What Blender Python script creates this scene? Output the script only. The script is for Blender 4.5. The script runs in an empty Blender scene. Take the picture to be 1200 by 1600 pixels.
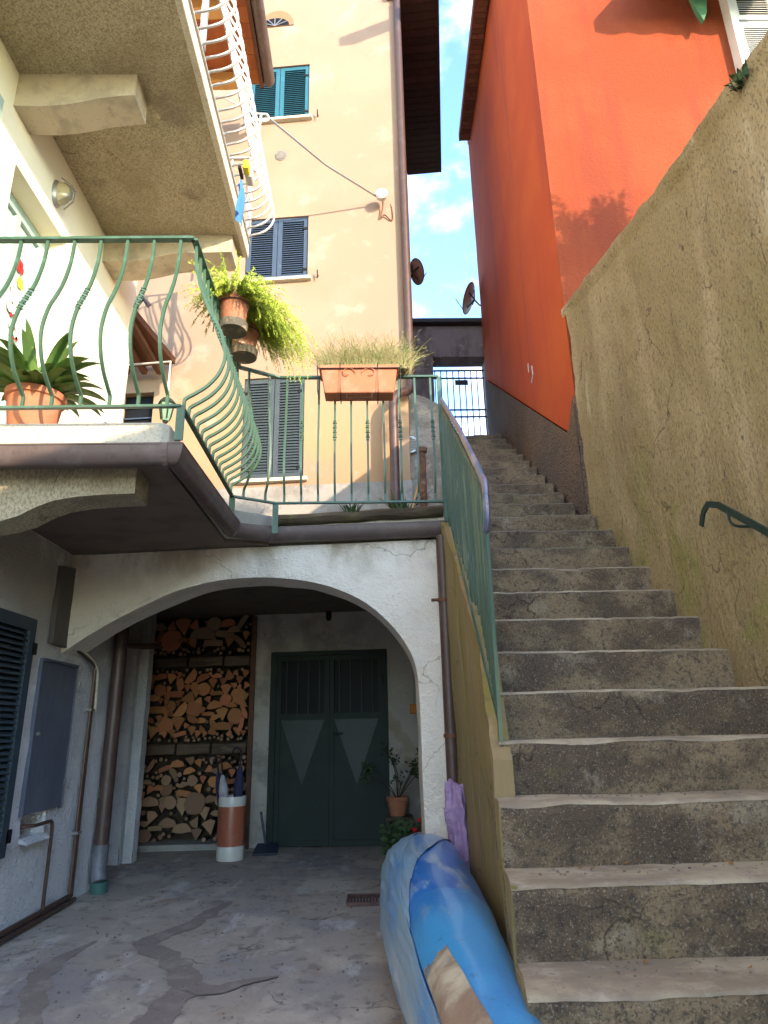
import bpy, bmesh, math, random
from mathutils import Vector, Matrix, noise
R_ = random.Random(7)
S = bpy.context.scene
COL = S.collection
# ---------------------------------------------------------------- camera
EYE = 1.25; F = 1050.0
zc = Vector((-70, 3243, -F)).normalized()
yc = Vector((-23, -340, -F)); yc = (yc - zc*yc.dot(zc)).normalized()
xc = yc.cross(zc)
cam = bpy.data.cameras.new('camera'); camo = bpy.data.objects.new('camera', cam); COL.objects.link(camo)
M3 = Matrix((xc, yc, zc))                  # world = M3 @ camera vector
camo.matrix_world = Matrix.Translation((0, 0, EYE)) @ M3.to_4x4()
cam.sensor_fit = 'VERTICAL'; cam.sensor_height = 24.0; cam.lens = 24.0*F/1600
cam.clip_start = 0.05; cam.clip_end = 2000
S.camera = camo
# ---------------------------------------------------------------- light
SUN = Vector((1.0, -1.35, 0.41)).normalized()        # towards the sun
el = math.asin(SUN.z); az = math.atan2(SUN.x, SUN.y)
w = bpy.data.worlds.new('World'); S.world = w; w.use_nodes = True
nt = w.node_tree; nt.nodes.clear()
def N(t, **k):
    n = nt.nodes.new(t)
    for a, b in k.items(): setattr(n, a, b)
    return n
out = N('ShaderNodeOutputWorld'); bg = N('ShaderNodeBackground'); bg.inputs[1].default_value = 0.15
sky = N('ShaderNodeTexSky', sky_type='NISHITA', sun_disc=False)
sky.sun_elevation = el; sky.sun_rotation = az
sky.altitude = 300; sky.air_density = 1.0; sky.dust_density = 0.6; sky.ozone_density = 1.3
tc = N('ShaderNodeTexCoord'); mp = N('ShaderNodeMapping'); mp.inputs['Scale'].default_value = (1.5, 1.5, 2.2)
mp.inputs['Location'].default_value = (3.3, 1.7, 0.4)
cn = N('ShaderNodeTexNoise'); cn.inputs['Scale'].default_value = 3.0; cn.inputs['Detail'].default_value = 9; cn.inputs['Roughness'].default_value = .6
cr = N('ShaderNodeMapRange', interpolation_type='SMOOTHSTEP'); cr.inputs[1].default_value = .46; cr.inputs[2].default_value = .80
mx = N('ShaderNodeMix', data_type='RGBA'); mx.inputs[7].default_value = (7.2, 7.2, 7.2, 1)
sc = N('ShaderNodeMix', data_type='RGBA', blend_type='MULTIPLY'); sc.inputs[0].default_value = 1; sc.inputs[7].default_value = (.9, 1.5, 2.25, 1)
L = nt.links.new
L(tc.outputs['Generated'], mp.inputs[0]); L(mp.outputs[0], cn.inputs['Vector']); L(cn.outputs[0], cr.inputs[0])
L(sky.outputs[0], sc.inputs[6]); L(sc.outputs[2], mx.inputs[6]); L(cr.outputs[0], mx.inputs[0]); L(mx.outputs[2], bg.inputs[0]); L(bg.outputs[0], out.inputs[0])
sun = bpy.data.lights.new('sun', 'SUN'); sun.energy = 2.0; sun.angle = math.radians(0.5); sun.color = (1, .93, .82)
suno = bpy.data.objects.new('sun', sun); COL.objects.link(suno)
suno.rotation_euler = (-SUN).to_track_quat('-Z', 'Y').to_euler(); suno.location = (6, -8, 12)
vs = S.view_settings; vs.view_transform = 'Standard'; vs.look = 'None'; vs.gamma = 1; vs.exposure = 2.1; vs.use_curve_mapping = False
vs.use_white_balance = True; vs.white_balance_temperature = 8200; vs.white_balance_tint = 17
S.render.engine = 'CYCLES'
S.cycles.max_bounces = 10; S.cycles.diffuse_bounces = 6; S.cycles.transparent_max_bounces = 12

# ---------------------------------------------------------------- measuring: a sight line meets a plane of the place
CP = Vector((0, 0, EYE))
def hit(px, py, n=None, d=None, x=None, y=None, z=None):
    if x is not None: n, d = (1, 0, 0), x
    if y is not None: n, d = (0, 1, 0), y
    if z is not None: n, d = (0, 0, 1), z
    n = Vector(n); r = M3 @ Vector((px-600, 800-py, -F))
    return CP + r*((d - n.dot(CP))/n.dot(r))
ARCH = ((.11, 1, 0), 5.12); BACK = ((.12, 1, 0), 8.32); YEL = ((.10, 1, 0), 6.85)
def yA(x, o=0): return 5.12 - .11*x + o
def yB(x, o=0): return 8.32 - .12*x + o
def yY(x, o=0): return 6.85 - .10*x + o

# ---------------------------------------------------------------- materials
def mat(name, base, rough=.85, layers=(), bump=(), metal=0.0, var=0.0, spec=.3, trans=0, coat=0, sub=None, alpha=1, cracks=None):
    """base colour; layers = (colour, scale, lo, hi, amount, stretch, (z0,z1) or None); bump = (scale, strength, stretch, kind)"""
    m = bpy.data.materials.new(name); m.use_nodes = True; t = m.node_tree; nd = t.nodes; lk = t.links.new
    b = nd['Principled BSDF']
    b.inputs['Roughness'].default_value = rough; b.inputs['Metallic'].default_value = metal
    b.inputs['Specular IOR Level'].default_value = spec
    b.inputs['Transmission Weight'].default_value = trans; b.inputs['Coat Weight'].default_value = coat
    b.inputs['Alpha'].default_value = alpha
    co = nd.new('ShaderNodeTexCoord').outputs['Object']
    cur = nd.new('ShaderNodeRGB'); cur.outputs[0].default_value = (*base, 1); cur = cur.outputs[0]
    if var:
        oi = nd.new('ShaderNodeObjectInfo'); hs = nd.new('ShaderNodeHueSaturation')
        mr = nd.new('ShaderNodeMapRange'); mr.inputs[3].default_value = 1-var; mr.inputs[4].default_value = 1+var
        lk(oi.outputs['Random'], mr.inputs[0]); lk(mr.outputs[0], hs.inputs['Value']); lk(cur, hs.inputs['Color'])
        mh = nd.new('ShaderNodeMapRange'); mh.inputs[3].default_value = .5-.03*var; mh.inputs[4].default_value = .5+.05*var
        mm = nd.new('ShaderNodeMath'); mm.operation = 'FRACT'; mu = nd.new('ShaderNodeMath'); mu.operation = 'MULTIPLY'; mu.inputs[1].default_value = 7.31
        lk(oi.outputs['Random'], mu.inputs[0]); lk(mu.outputs[0], mm.inputs[0]); lk(mm.outputs[0], mh.inputs[0]); lk(mh.outputs[0], hs.inputs['Hue'])
        cur = hs.outputs[0]
        va = nd.new('ShaderNodeVectorMath'); va.operation = 'ADD'; cx = nd.new('ShaderNodeCombineXYZ')
        m9 = nd.new('ShaderNodeMath'); m9.operation = 'MULTIPLY'; m9.inputs[1].default_value = 50
        lk(oi.outputs['Random'], m9.inputs[0]); lk(m9.outputs[0], cx.inputs[0]); lk(co, va.inputs[0]); lk(cx.outputs[0], va.inputs[1]); co = va.outputs[0]
    def nz(scale, stretch, detail=6, rg=.6):
        mp = nd.new('ShaderNodeMapping'); mp.inputs['Scale'].default_value = stretch or (1, 1, 1)
        n = nd.new('ShaderNodeTexNoise'); n.inputs['Scale'].default_value = scale; n.inputs['Detail'].default_value = detail; n.inputs['Roughness'].default_value = rg
        lk(co, mp.inputs[0]); lk(mp.outputs[0], n.inputs['Vector']); return n.outputs[0]
    for Ly in layers:
        c, scale, lo, hi, amt = Ly[:5]; st = Ly[5] if len(Ly) > 5 else None; zr = Ly[6] if len(Ly) > 6 else None
        mr = nd.new('ShaderNodeMapRange'); mr.interpolation_type = 'SMOOTHSTEP'
        mr.inputs[1].default_value = lo; mr.inputs[2].default_value = hi; mr.inputs[4].default_value = amt
        lk(nz(scale, st), mr.inputs[0]); f = mr.outputs[0]
        if zr:
            sx = nd.new('ShaderNodeSeparateXYZ'); lk(co, sx.inputs[0])
            m2 = nd.new('ShaderNodeMapRange'); m2.interpolation_type = 'SMOOTHSTEP'; m2.inputs[1].default_value = zr[0]; m2.inputs[2].default_value = zr[1]
            lk(sx.outputs[2], m2.inputs[0]); mm = nd.new('ShaderNodeMath'); mm.operation = 'MULTIPLY'
            lk(f, mm.inputs[0]); lk(m2.outputs[0], mm.inputs[1]); f = mm.outputs[0]
        mix = nd.new('ShaderNodeMix'); mix.data_type = 'RGBA'; mix.inputs[7].default_value = (*c, 1)
        lk(f, mix.inputs[0]); lk(cur, mix.inputs[6]); cur = mix.outputs[2]
    if cracks:
        csc, cw, cc, camt = cracks
        va = nd.new('ShaderNodeVectorMath'); va.operation = 'MULTIPLY_ADD'; nn_ = nd.new('ShaderNodeTexNoise'); nn_.inputs['Scale'].default_value = 3.5; nn_.inputs['Detail'].default_value = 6
        lk(co, nn_.inputs['Vector']); lk(nn_.outputs['Color'], va.inputs[0]); va.inputs[1].default_value = (.55, .55, .55); lk(co, va.inputs[2])
        vo = nd.new('ShaderNodeTexVoronoi'); vo.feature = 'DISTANCE_TO_EDGE'; vo.inputs['Scale'].default_value = csc; lk(va.outputs[0], vo.inputs['Vector'])
        mr = nd.new('ShaderNodeMapRange'); mr.inputs[1].default_value = 0; mr.inputs[2].default_value = cw; mr.inputs[3].default_value = camt; mr.inputs[4].default_value = 0; lk(vo.outputs['Distance'], mr.inputs[0])
        mk = nd.new('ShaderNodeMapRange'); mk.interpolation_type = 'SMOOTHSTEP'; mk.inputs[1].default_value = .48; mk.inputs[2].default_value = .58; lk(nz(1.7, None, 3), mk.inputs[0])
        mm = nd.new('ShaderNodeMath'); mm.operation = 'MULTIPLY'; lk(mr.outputs[0], mm.inputs[0]); lk(mk.outputs[0], mm.inputs[1])
        mix = nd.new('ShaderNodeMix'); mix.data_type = 'RGBA'; mix.inputs[7].default_value = (*cc, 1); lk(mm.outputs[0], mix.inputs[0]); lk(cur, mix.inputs[6]); cur = mix.outputs[2]
    lk(cur, b.inputs['Base Color'])
    prev = None
    for bp in bump:
        scale, stg = bp[:2]; st = bp[2] if len(bp) > 2 else None; kind = bp[3] if len(bp) > 3 else 'n'
        bu = nd.new('ShaderNodeBump'); bu.inputs['Strength'].default_value = min(1, stg); bu.inputs['Distance'].default_value = (bp[4] if len(bp) > 4 else .02)
        if kind == 'v':
            mp = nd.new('ShaderNodeMapping'); mp.inputs['Scale'].default_value = st or (1, 1, 1)
            v = nd.new('ShaderNodeTexVoronoi'); v.inputs['Scale'].default_value = scale; v.feature = 'SMOOTH_F1'
            lk(co, mp.inputs[0]); lk(mp.outputs[0], v.inputs['Vector']); lk(v.outputs[0], bu.inputs['Height']); bu.invert = True
        else: lk(nz(scale, st, 8, .65), bu.inputs['Height'])
        if prev: lk(prev, bu.inputs['Normal'])
        prev = bu.outputs[0]
    if prev: lk(prev, b.inputs['Normal'])
    return m
V3 = (1, 1, .18)
m_ground = mat('earth', (.16, .14, .10), .95, [((.10, .12, .06), 1.5, .4, .6, .8)], [(9, .5)])
m_floor = mat('worn_concrete', (.40, .325, .255), .8, [((.25, .23, .225), .9, .45, .63, .65), ((.54, .45, .355), 1.5, .50, .63, .8, (1, .7, 1)), ((.60, .56, .51), 2.6, .58, .70, .7, (1, .5, 1)), ((.17, .14, .12), 7, .53, .66, .6), ((.55, .5, .44), 4.5, .60, .68, .7, (1, .35, 1)), ((.34, .20, .12), 2.2, .60, .72, .7), ((.20, .17, .16), 19, .6, .68, .5), ((.08, .075, .07), 60, .62, .7, .5), ((.45, .42, .38), 45, .64, .7, .5)], [(30, .35, None, 'n', .01), (4, .4, None, 'n', .02)], cracks=(.75, .010, (.10, .085, .075), .9))
m_patch = mat('dark_cement', (.25, .195, .16), .85, [((.34, .28, .23), 5, .48, .66, .8), ((.09, .075, .07), 40, .55, .7, .5)], [(35, .3, None, 'n', .01)])
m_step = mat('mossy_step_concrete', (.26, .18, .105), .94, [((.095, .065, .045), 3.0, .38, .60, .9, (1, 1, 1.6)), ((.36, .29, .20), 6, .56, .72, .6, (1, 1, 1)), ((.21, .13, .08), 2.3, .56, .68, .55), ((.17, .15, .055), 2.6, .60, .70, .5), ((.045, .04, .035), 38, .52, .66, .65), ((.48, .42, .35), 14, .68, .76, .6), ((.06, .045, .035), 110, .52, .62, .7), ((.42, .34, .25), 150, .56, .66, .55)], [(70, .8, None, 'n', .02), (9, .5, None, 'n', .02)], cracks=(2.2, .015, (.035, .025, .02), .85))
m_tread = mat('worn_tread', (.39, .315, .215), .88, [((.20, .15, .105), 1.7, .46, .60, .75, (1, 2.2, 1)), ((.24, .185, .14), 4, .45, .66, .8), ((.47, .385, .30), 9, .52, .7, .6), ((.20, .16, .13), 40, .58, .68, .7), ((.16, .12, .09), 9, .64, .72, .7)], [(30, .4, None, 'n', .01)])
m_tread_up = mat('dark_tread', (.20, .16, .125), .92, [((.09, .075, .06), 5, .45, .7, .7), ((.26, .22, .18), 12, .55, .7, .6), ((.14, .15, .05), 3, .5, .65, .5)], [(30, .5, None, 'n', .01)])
m_old = mat('old_render_wall', (.35, .265, .135), .95, [((.50, .385, .23), 1.6, .46, .64, .8, (1, 1, .25)), ((.30, .22, .125), 2.2, .52, .66, .7, V3), ((.24, .175, .10), 6, .56, .70, .5, (1, 1, .12)), ((.62, .54, .38), 4.5, .60, .70, .6, (1, 1, .10)), ((.17, .12, .06), 1.8, .40, .56, .75, None, (2.2, .8)), ((.24, .23, .06), 1.1, .52, .62, .75, None, (3.4, 2.2)), ((.26, .25, .07), 1.3, .56, .7, .7, (1, 1, .5)), ((.16, .115, .07), 75, .50, .64, .7, (1, 1, .55)), ((.58, .48, .32), 90, .58, .68, .5), ((.10, .075, .05), 12, .66, .71, .85, (1, 1, .6)), ((.5, .42, .27), 30, .6, .72, .4, (1, 1, .5))], [(80, .8, (1, 1, .5), 'n', .016), (16, .6, (1, 1, .5), 'n', .03), (2.5, .5, None, 'n', .03)], cracks=(.9, .008, (.09, .065, .04), .9))
m_side = mat('mossy_plaster', (.27, .19, .095), .95, [((.22, .185, .05), 2.6, .45, .62, .85, (2, 2, .3)), ((.40, .31, .16), 3, .57, .7, .6, (2.5, 2.5, .25)), ((.17, .13, .06), 5, .52, .68, .7, (2.5, 2.5, .2)), ((.36, .2, .12), 2, .6, .7, .6)], [(40, .6, (1, 1, .3), 'n', .015), (9, .5, (1, 1, .4), 'n', .025)], cracks=(1.5, .012, (.08, .06, .03), .9))
m_arch = mat('rough_whitewash', (.78, .69, .58), .93, [((.62, .52, .41), 1.6, .48, .66, .7), ((.80, .74, .66), 4, .5, .7, .5), ((.25, .2, .15), 14, .66, .74, .6), ((.33, .25, .16), 3, .42, .6, .75, (1, 1, .5), (2.3, 2.66))], [(34, .75, None, 'n', .02), (8, .6, None, 'n', .035), (60, .35, None, 'v', .01)], cracks=(.8, .006, (.30, .24, .18), .8))
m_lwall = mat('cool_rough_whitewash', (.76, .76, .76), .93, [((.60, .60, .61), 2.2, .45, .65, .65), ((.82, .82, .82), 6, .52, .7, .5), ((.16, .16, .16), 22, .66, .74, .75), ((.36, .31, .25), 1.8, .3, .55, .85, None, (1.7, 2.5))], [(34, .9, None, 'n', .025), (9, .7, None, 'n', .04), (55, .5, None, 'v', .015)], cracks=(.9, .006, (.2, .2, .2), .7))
m_cream = mat('cream_plaster', (.82, .75, .58), .9, [((.77, .69, .52), 1.5, .45, .65, .6), ((.60, .52, .36), 8, .62, .75, .3)], [(60, .15, None, 'n', .006)])
m_yel = mat('yellow_ochre_plaster', (.33, .215, .15), .9, [((.365, .245, .175), .8, .45, .65, .8), ((.40, .235, .11), .9, .3, .6, .7, None, (5.6, 4.2)), ((.32, .21, .13), 4, .56, .72, .5, (1, 1, .3)), ((.40, .29, .22), 2.2, .56, .68, .7), ((.27, .18, .12), 11, .68, .74, .5)], [(40, .12, None, 'n', .006)], cracks=(.35, .0025, (.30, .20, .13), .6))
m_red = mat('red_stucco_sunlit', (.26, .043, .012), .92, [((.30, .056, .018), 1.0, .42, .64, .8), ((.22, .036, .014), 3, .50, .66, .7, (1, 1, .1)), ((.18, .03, .014), 30, .60, .70, .5)], [(42, .55, None, 'n', .02), (18, .3, None, 'n', .02)])  # darkened copy for the sunlit front, offsets the sun in the colour
m_red2 = mat('red_stucco_shaded', (.48, .072, .018), .92, [((.55, .10, .02), 1.0, .42, .64, .6), ((.34, .05, .03), 2.4, .50, .68, .6, (1, 1, .1))], [(42, .25, None, 'n', .01)])  # same red stucco, lighter copy painted for the shaded side
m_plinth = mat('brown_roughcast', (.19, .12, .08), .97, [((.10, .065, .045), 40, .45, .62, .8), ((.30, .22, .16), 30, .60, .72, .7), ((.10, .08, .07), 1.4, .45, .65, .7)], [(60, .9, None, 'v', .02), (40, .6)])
m_slab = mat('pebbledash', (.47, .395, .265), .97, [((.23, .19, .12), 80, .42, .60, .8, (1, 1, .5)), ((.60, .49, .31), 95, .54, .68, .7), ((.24, .18, .11), .9, .50, .70, .7), ((.18, .14, .10), 2.2, .57, .70, .6), ((.70, .62, .45), 14, .66, .74, .5)], [(110, .8, None, 'n', .012), (40, .4, None, 'n', .02)], cracks=(.6, .004, (.08, .06, .04), .8))
m_conc = mat('grey_concrete', (.31, .29, .255), .93, [((.20, .18, .16), 4, .45, .65, .7), ((.42, .39, .34), 30, .55, .7, .5), ((.13, .12, .1), 2, .6, .7, .5)], [(50, .5, None, 'n', .01)])
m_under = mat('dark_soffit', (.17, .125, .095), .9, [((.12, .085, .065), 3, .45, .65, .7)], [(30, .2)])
m_stone = mat('pale_grain_stone', (.56, .50, .39), .93, [((.36, .31, .22), 60, .5, .62, .6), ((.30, .26, .2), 3, .58, .72, .5)], [(70, .4, None, 'n', .01)])
m_rubble = mat('old_rubble_wall', (.30, .25, .20), .95, [((.18, .145, .115), 4, .45, .6, .8), ((.45, .36, .26), 6, .55, .68, .8), ((.44, .30, .13), 2, .6, .7, .8)], [(20, .8, None, 'n', .03)])
m_lintel = mat('weathered_lintel', (.23, .18, .17), .95, [((.11, .085, .08), 4, .45, .62, .8, (1, 1, .4)), ((.34, .28, .26), 6, .58, .7, .6)], [(25, .6, None, 'n', .02)])
m_gutter = mat('brown_copper', (.115, .08, .07), .5, [((.18, .14, .13), 6, .48, .7, .6), ((.06, .045, .04), 14, .55, .7, .5)], [(20, .08)], metal=.35, spec=.5)
m_pipeb = mat('brown_pipe', (.085, .048, .038), .45, [((.12, .08, .07), 7, .5, .7, .6)], [], metal=.2, spec=.5)
m_lead = mat('grey_lead', (.2, .2, .21), .6, [((.12, .12, .13), 9, .45, .65, .7)], [(20, .2)], metal=.4)
m_copper = mat('copper_pipe', (.13, .075, .055), .45, [((.07, .05, .045), 12, .5, .65, .7)], metal=.5)
m_green = mat('green_rail_paint', (.04, .10, .058), .42, [((.07, .16, .115), 9, .5, .68, .6), ((.03, .06, .04), 20, .6, .7, .6)], [(60, .1)], spec=.5)
m_greenw = mat('weathered_green_paint', (.034, .085, .055), .6, [((.15, .19, .11), 10, .5, .64, .7, (1, 1, .12)), ((.045, .10, .08), 14, .52, .66, .8, (1, 1, .15)), ((.22, .25, .20), 22, .62, .70, .6, (1, 1, .15)), ((.16, .10, .06), 12, .66, .72, .7)], [(40, .4, (1, 1, .2), 'n', .005)], spec=.5)
m_hand = mat('worn_handrail', (.20, .17, .24), .38, [((.07, .16, .26), 3, .5, .6, .9), ((.34, .33, .40), 5, .52, .66, .7), ((.09, .05, .03), 9, .58, .68, .8)], [], metal=.35, spec=.6)
m_white = mat('white_rail_paint', (.50, .46, .43), .5, [((.36, .32, .29), 12, .55, .7, .5)], spec=.4)
m_dshut = mat('blue_grey_shutter', (.045, .075, .12), .6, [((.07, .11, .16), 9, .5, .7, .5)], [(50, .1)])
m_lshut = mat('dark_slate_shutter', (.035, .055, .07), .55, [((.06, .09, .10), 9, .5, .7, .5)], [(50, .1)])
m_tshut = mat('teal_shutter', (.015, .12, .165), .5, [((.02, .16, .21), 8, .5, .7, .5)])
m_gshut = mat('grey_green_shutter', (.05, .068, .078), .6, [((.08, .10, .11), 9, .5, .7, .5)], [(50, .1)])
m_wshut = mat('white_shutter', (.75, .73, .68), .5, [((.62, .6, .55), 9, .5, .7, .5)])
m_door = mat('green_metal_door', (.017, .026, .019), .6, [((.023, .034, .026), 4, .45, .65, .6), ((.015, .03, .028), 9, .5, .7, .5)], [(30, .05)], spec=.25)
m_doorl = mat('green_panel_face', (.020, .030, .022), .55, [((.026, .038, .029), 4, .45, .65, .6)], [], spec=.55)
m_black = mat('black_iron', (.018, .018, .018), .5, metal=.3)
m_rust = mat('rusty_iron', (.17, .07, .04), .85, [((.08, .04, .03), 20, .5, .6, .8), ((.33, .24, .19), 9, .6, .7, .6)], [(30, .4)])
m_box = mat('blue_grey_metal', (.125, .145, .19), .42, [((.17, .19, .24), 3, .45, .65, .6), ((.09, .10, .14), 22, .5, .65, .4, (1, 1, .3))], spec=.5, metal=.2)
m_vent = mat('taupe_sheet', (.10, .088, .08), .6, [((.13, .115, .10), 4, .45, .65, .6)])
m_glassd = mat('dark_glass', (.010, .010, .011), .5, spec=.15)
m_glassg = mat('pale_green_glass', (.36, .46, .42), .18, [((.45, .54, .50), 2, .4, .7, .6)], spec=.6)
m_pframe = mat('pale_green_frame', (.32, .44, .39), .5)
m_wood = mat('brown_wood', (.14, .055, .028), .7, [((.08, .035, .02), 6, .45, .65, .8, (1, .15, 1)), ((.22, .09, .04), 14, .55, .7, .6, (1, .1, 1))], [(30, .2, (1, .2, 1))])
m_board = mat('orange_roof_board', (.36, .10, .03), .7, [((.22, .06, .02), 3, .45, .65, .7, (1, .3, 1)), ((.48, .16, .05), 7, .55, .7, .6)], [(20, .2)], var=.15)
m_rafter = mat('honey_rafter', (.55, .29, .10), .7, [((.38, .18, .06), 9, .5, .7, .6)])
m_eave = mat('dark_eave_wood', (.035, .017, .014), .8, [((.06, .03, .02), 8, .5, .7, .7)], [(20, .3)], var=.3)
m_eave2 = mat('red_eave_slat', (.20, .075, .045), .85, [((.11, .04, .03), 14, .5, .65, .8)], [(30, .3)], var=.3)
m_tile = mat('roof_tile', (.28, .12, .07), .9, [((.16, .1, .07), 6, .5, .7, .7)], [(15, .3)])
m_logend = mat('cut_wood_end', (.47, .165, .075), .85, [((.33, .12, .055), 9, .45, .65, .7), ((.60, .33, .18), 25, .55, .7, .5)], [(50, .25, None, 'n', .006)], var=.35)
m_logend2 = mat('grey_cut_wood_end', (.34, .185, .11), .88, [((.19, .125, .085), 12, .45, .65, .7)], [(50, .25, None, 'n', .006)], var=.3)
m_bark = mat('bark', (.06, .036, .025), .95, [((.04, .028, .02), 12, .45, .62, .8), ((.15, .11, .08), 20, .58, .7, .6)], [(25, .6)], var=.4)
m_old_timber = mat('old_timber', (.11, .08, .05), .92, [((.05, .035, .025), 7, .45, .62, .85, (.1, 1, 1)), ((.19, .15, .09), 12, .55, .68, .7, (.1, 1, 1)), ((.14, .14, .04), 3, .6, .7, .6)], [(30, .7, (.12, 1, 1), 'n', .02)])
m_terra = mat('terracotta', (.43, .15, .075), .8, [((.52, .24, .15), 6, .5, .68, .5), ((.36, .13, .07), 9, .55, .7, .5)], [(40, .1)])
m_terrao = mat('old_terracotta', (.40, .15, .08), .85, [((.60, .42, .31), 7, .53, .64, .8), ((.22, .09, .05), 12, .5, .66, .7)], [(40, .3)])
m_saucer = mat('mossy_saucer', (.10, .085, .06), .9, [((.30, .22, .13), 12, .5, .65, .8)], [(30, .4)])
m_soil = mat('soil', (.05, .035, .025), 1, [], [(40, .8)])
m_cer_w = mat('white_glazed', (.62, .58, .50), .25, [((.5, .46, .38), 5, .55, .7, .5)], spec=.5)
m_cer_r = mat('terracotta_glazed', (.36, .095, .05), .35, [((.44, .15, .09), 6, .5, .7, .6), ((.62, .5, .4), 26, .70, .73, .9)], spec=.5)
m_fern = mat('fern_green', (.33, .42, .05), .6, [((.48, .54, .09), 6, .45, .6, .8), ((.13, .25, .03), 9, .52, .66, .8), ((.45, .38, .14), 14, .64, .7, .6)], [])
m_leaf = mat('strap_leaf', (.085, .165, .035), .45, [((.13, .22, .06), 5, .5, .7, .7), ((.30, .30, .10), 14, .66, .72, .6)], [], var=.35, spec=.5)
m_leafd = mat('dark_leaf', (.035, .075, .025), .6, [((.06, .12, .035), 9, .5, .7, .7)], [])
m_dry = mat('dry_grass', (.27, .24, .10), .9, [((.14, .18, .05), 8, .45, .6, .8), ((.50, .40, .22), 14, .55, .7, .6)], [])
m_redfl = mat('red_petal', (.55, .015, .02), .6)
m_orange = mat('orange_plastic', (.65, .19, .02), .5)
m_kay = mat('blue_hull', (.004, .17, .50), .34, [((.01, .21, .58), 2.0, .45, .62, .8), ((.003, .09, .38), 3, .56, .72, .7), ((.34, .46, .54), 4, .54, .66, .7, (2.4, .5, 1.5)), ((.35, .45, .50), 30, .68, .74, .6, (1.5, .5, 1))], [(7, .2, None, 'n', .02), (3, .2, None, 'n', .03)], spec=.6, coat=.25)
m_kay2 = mat('pale_blue_panel', (.025, .31, .60), .3, [((.30, .48, .55), 5, .58, .68, .55, (2.2, .5, 1.5)), ((.04, .10, .16), 22, .64, .70, .5), ((.008, .18, .50), 1.5, .48, .64, .8), ((.10, .42, .66), 6, .58, .75, .5)], [(7, .2, None, 'n', .02)], spec=.6, coat=.25)
m_card = mat('brown_worn_patch', (.28, .18, .12), .75, [((.52, .44, .31), 2.6, .44, .6, .9), ((.16, .10, .07), 5, .52, .66, .7), ((.12, .2, .23), 3.5, .62, .7, .8)], [(14, .4)])
m_wrap = mat('clouded_plastic_wrap', (.26, .42, .52), .28, [((.05, .25, .55), 1.7, .46, .60, .9, (2.4, .5, 1)), ((.58, .60, .54), 1.9, .52, .68, .85, (4, .35, 1)), ((.13, .22, .26), 2.6, .55, .75, .6, (3, .4, 1))], [(5, .5, (3, .4, 1), 'n', .03), (60, .2, None, 'n', .004)], spec=.7, coat=.3)
m_purple = mat('lilac_plastic_bag', (.36, .22, .40), .35, [((.46, .33, .48), 6, .5, .66, .7), ((.30, .16, .22), 5, .55, .7, .6)], [(16, .9, None, 'n', .03)], spec=.6)
m_lampg = mat('lamp_glass', (.42, .34, .20), .15, spec=.7)
m_steel = mat('dull_steel', (.32, .31, .29), .4, metal=.6)
m_cloth = mat('blue_cloth', (.03, .15, .45), .9)
m_ylw = mat('yellow_plastic', (.7, .6, .05), .5)
m_umbd = mat('navy_umbrella_cloth', (.03, .03, .07), .8)
m_umbl = mat('pale_umbrella_cloth', (.40, .38, .38), .8, [((.2, .2, .25), 20, .5, .6, .7)])
m_awn = mat('green_awning', (.05, .16, .08), .85, [((.09, .22, .12), 8, .5, .7, .6)])
m_dish = mat('rust_red_dish', (.42, .20, .15), .6, [((.30, .13, .10), 5, .5, .7, .6)])
m_grate = mat('rusty_grate', (.13, .07, .055), .8, [((.07, .045, .04), 20, .5, .65, .7)], [(30, .3)])
m_black_plast = mat('dark_blue_plastic', (.02, .03, .05), .4)

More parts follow.
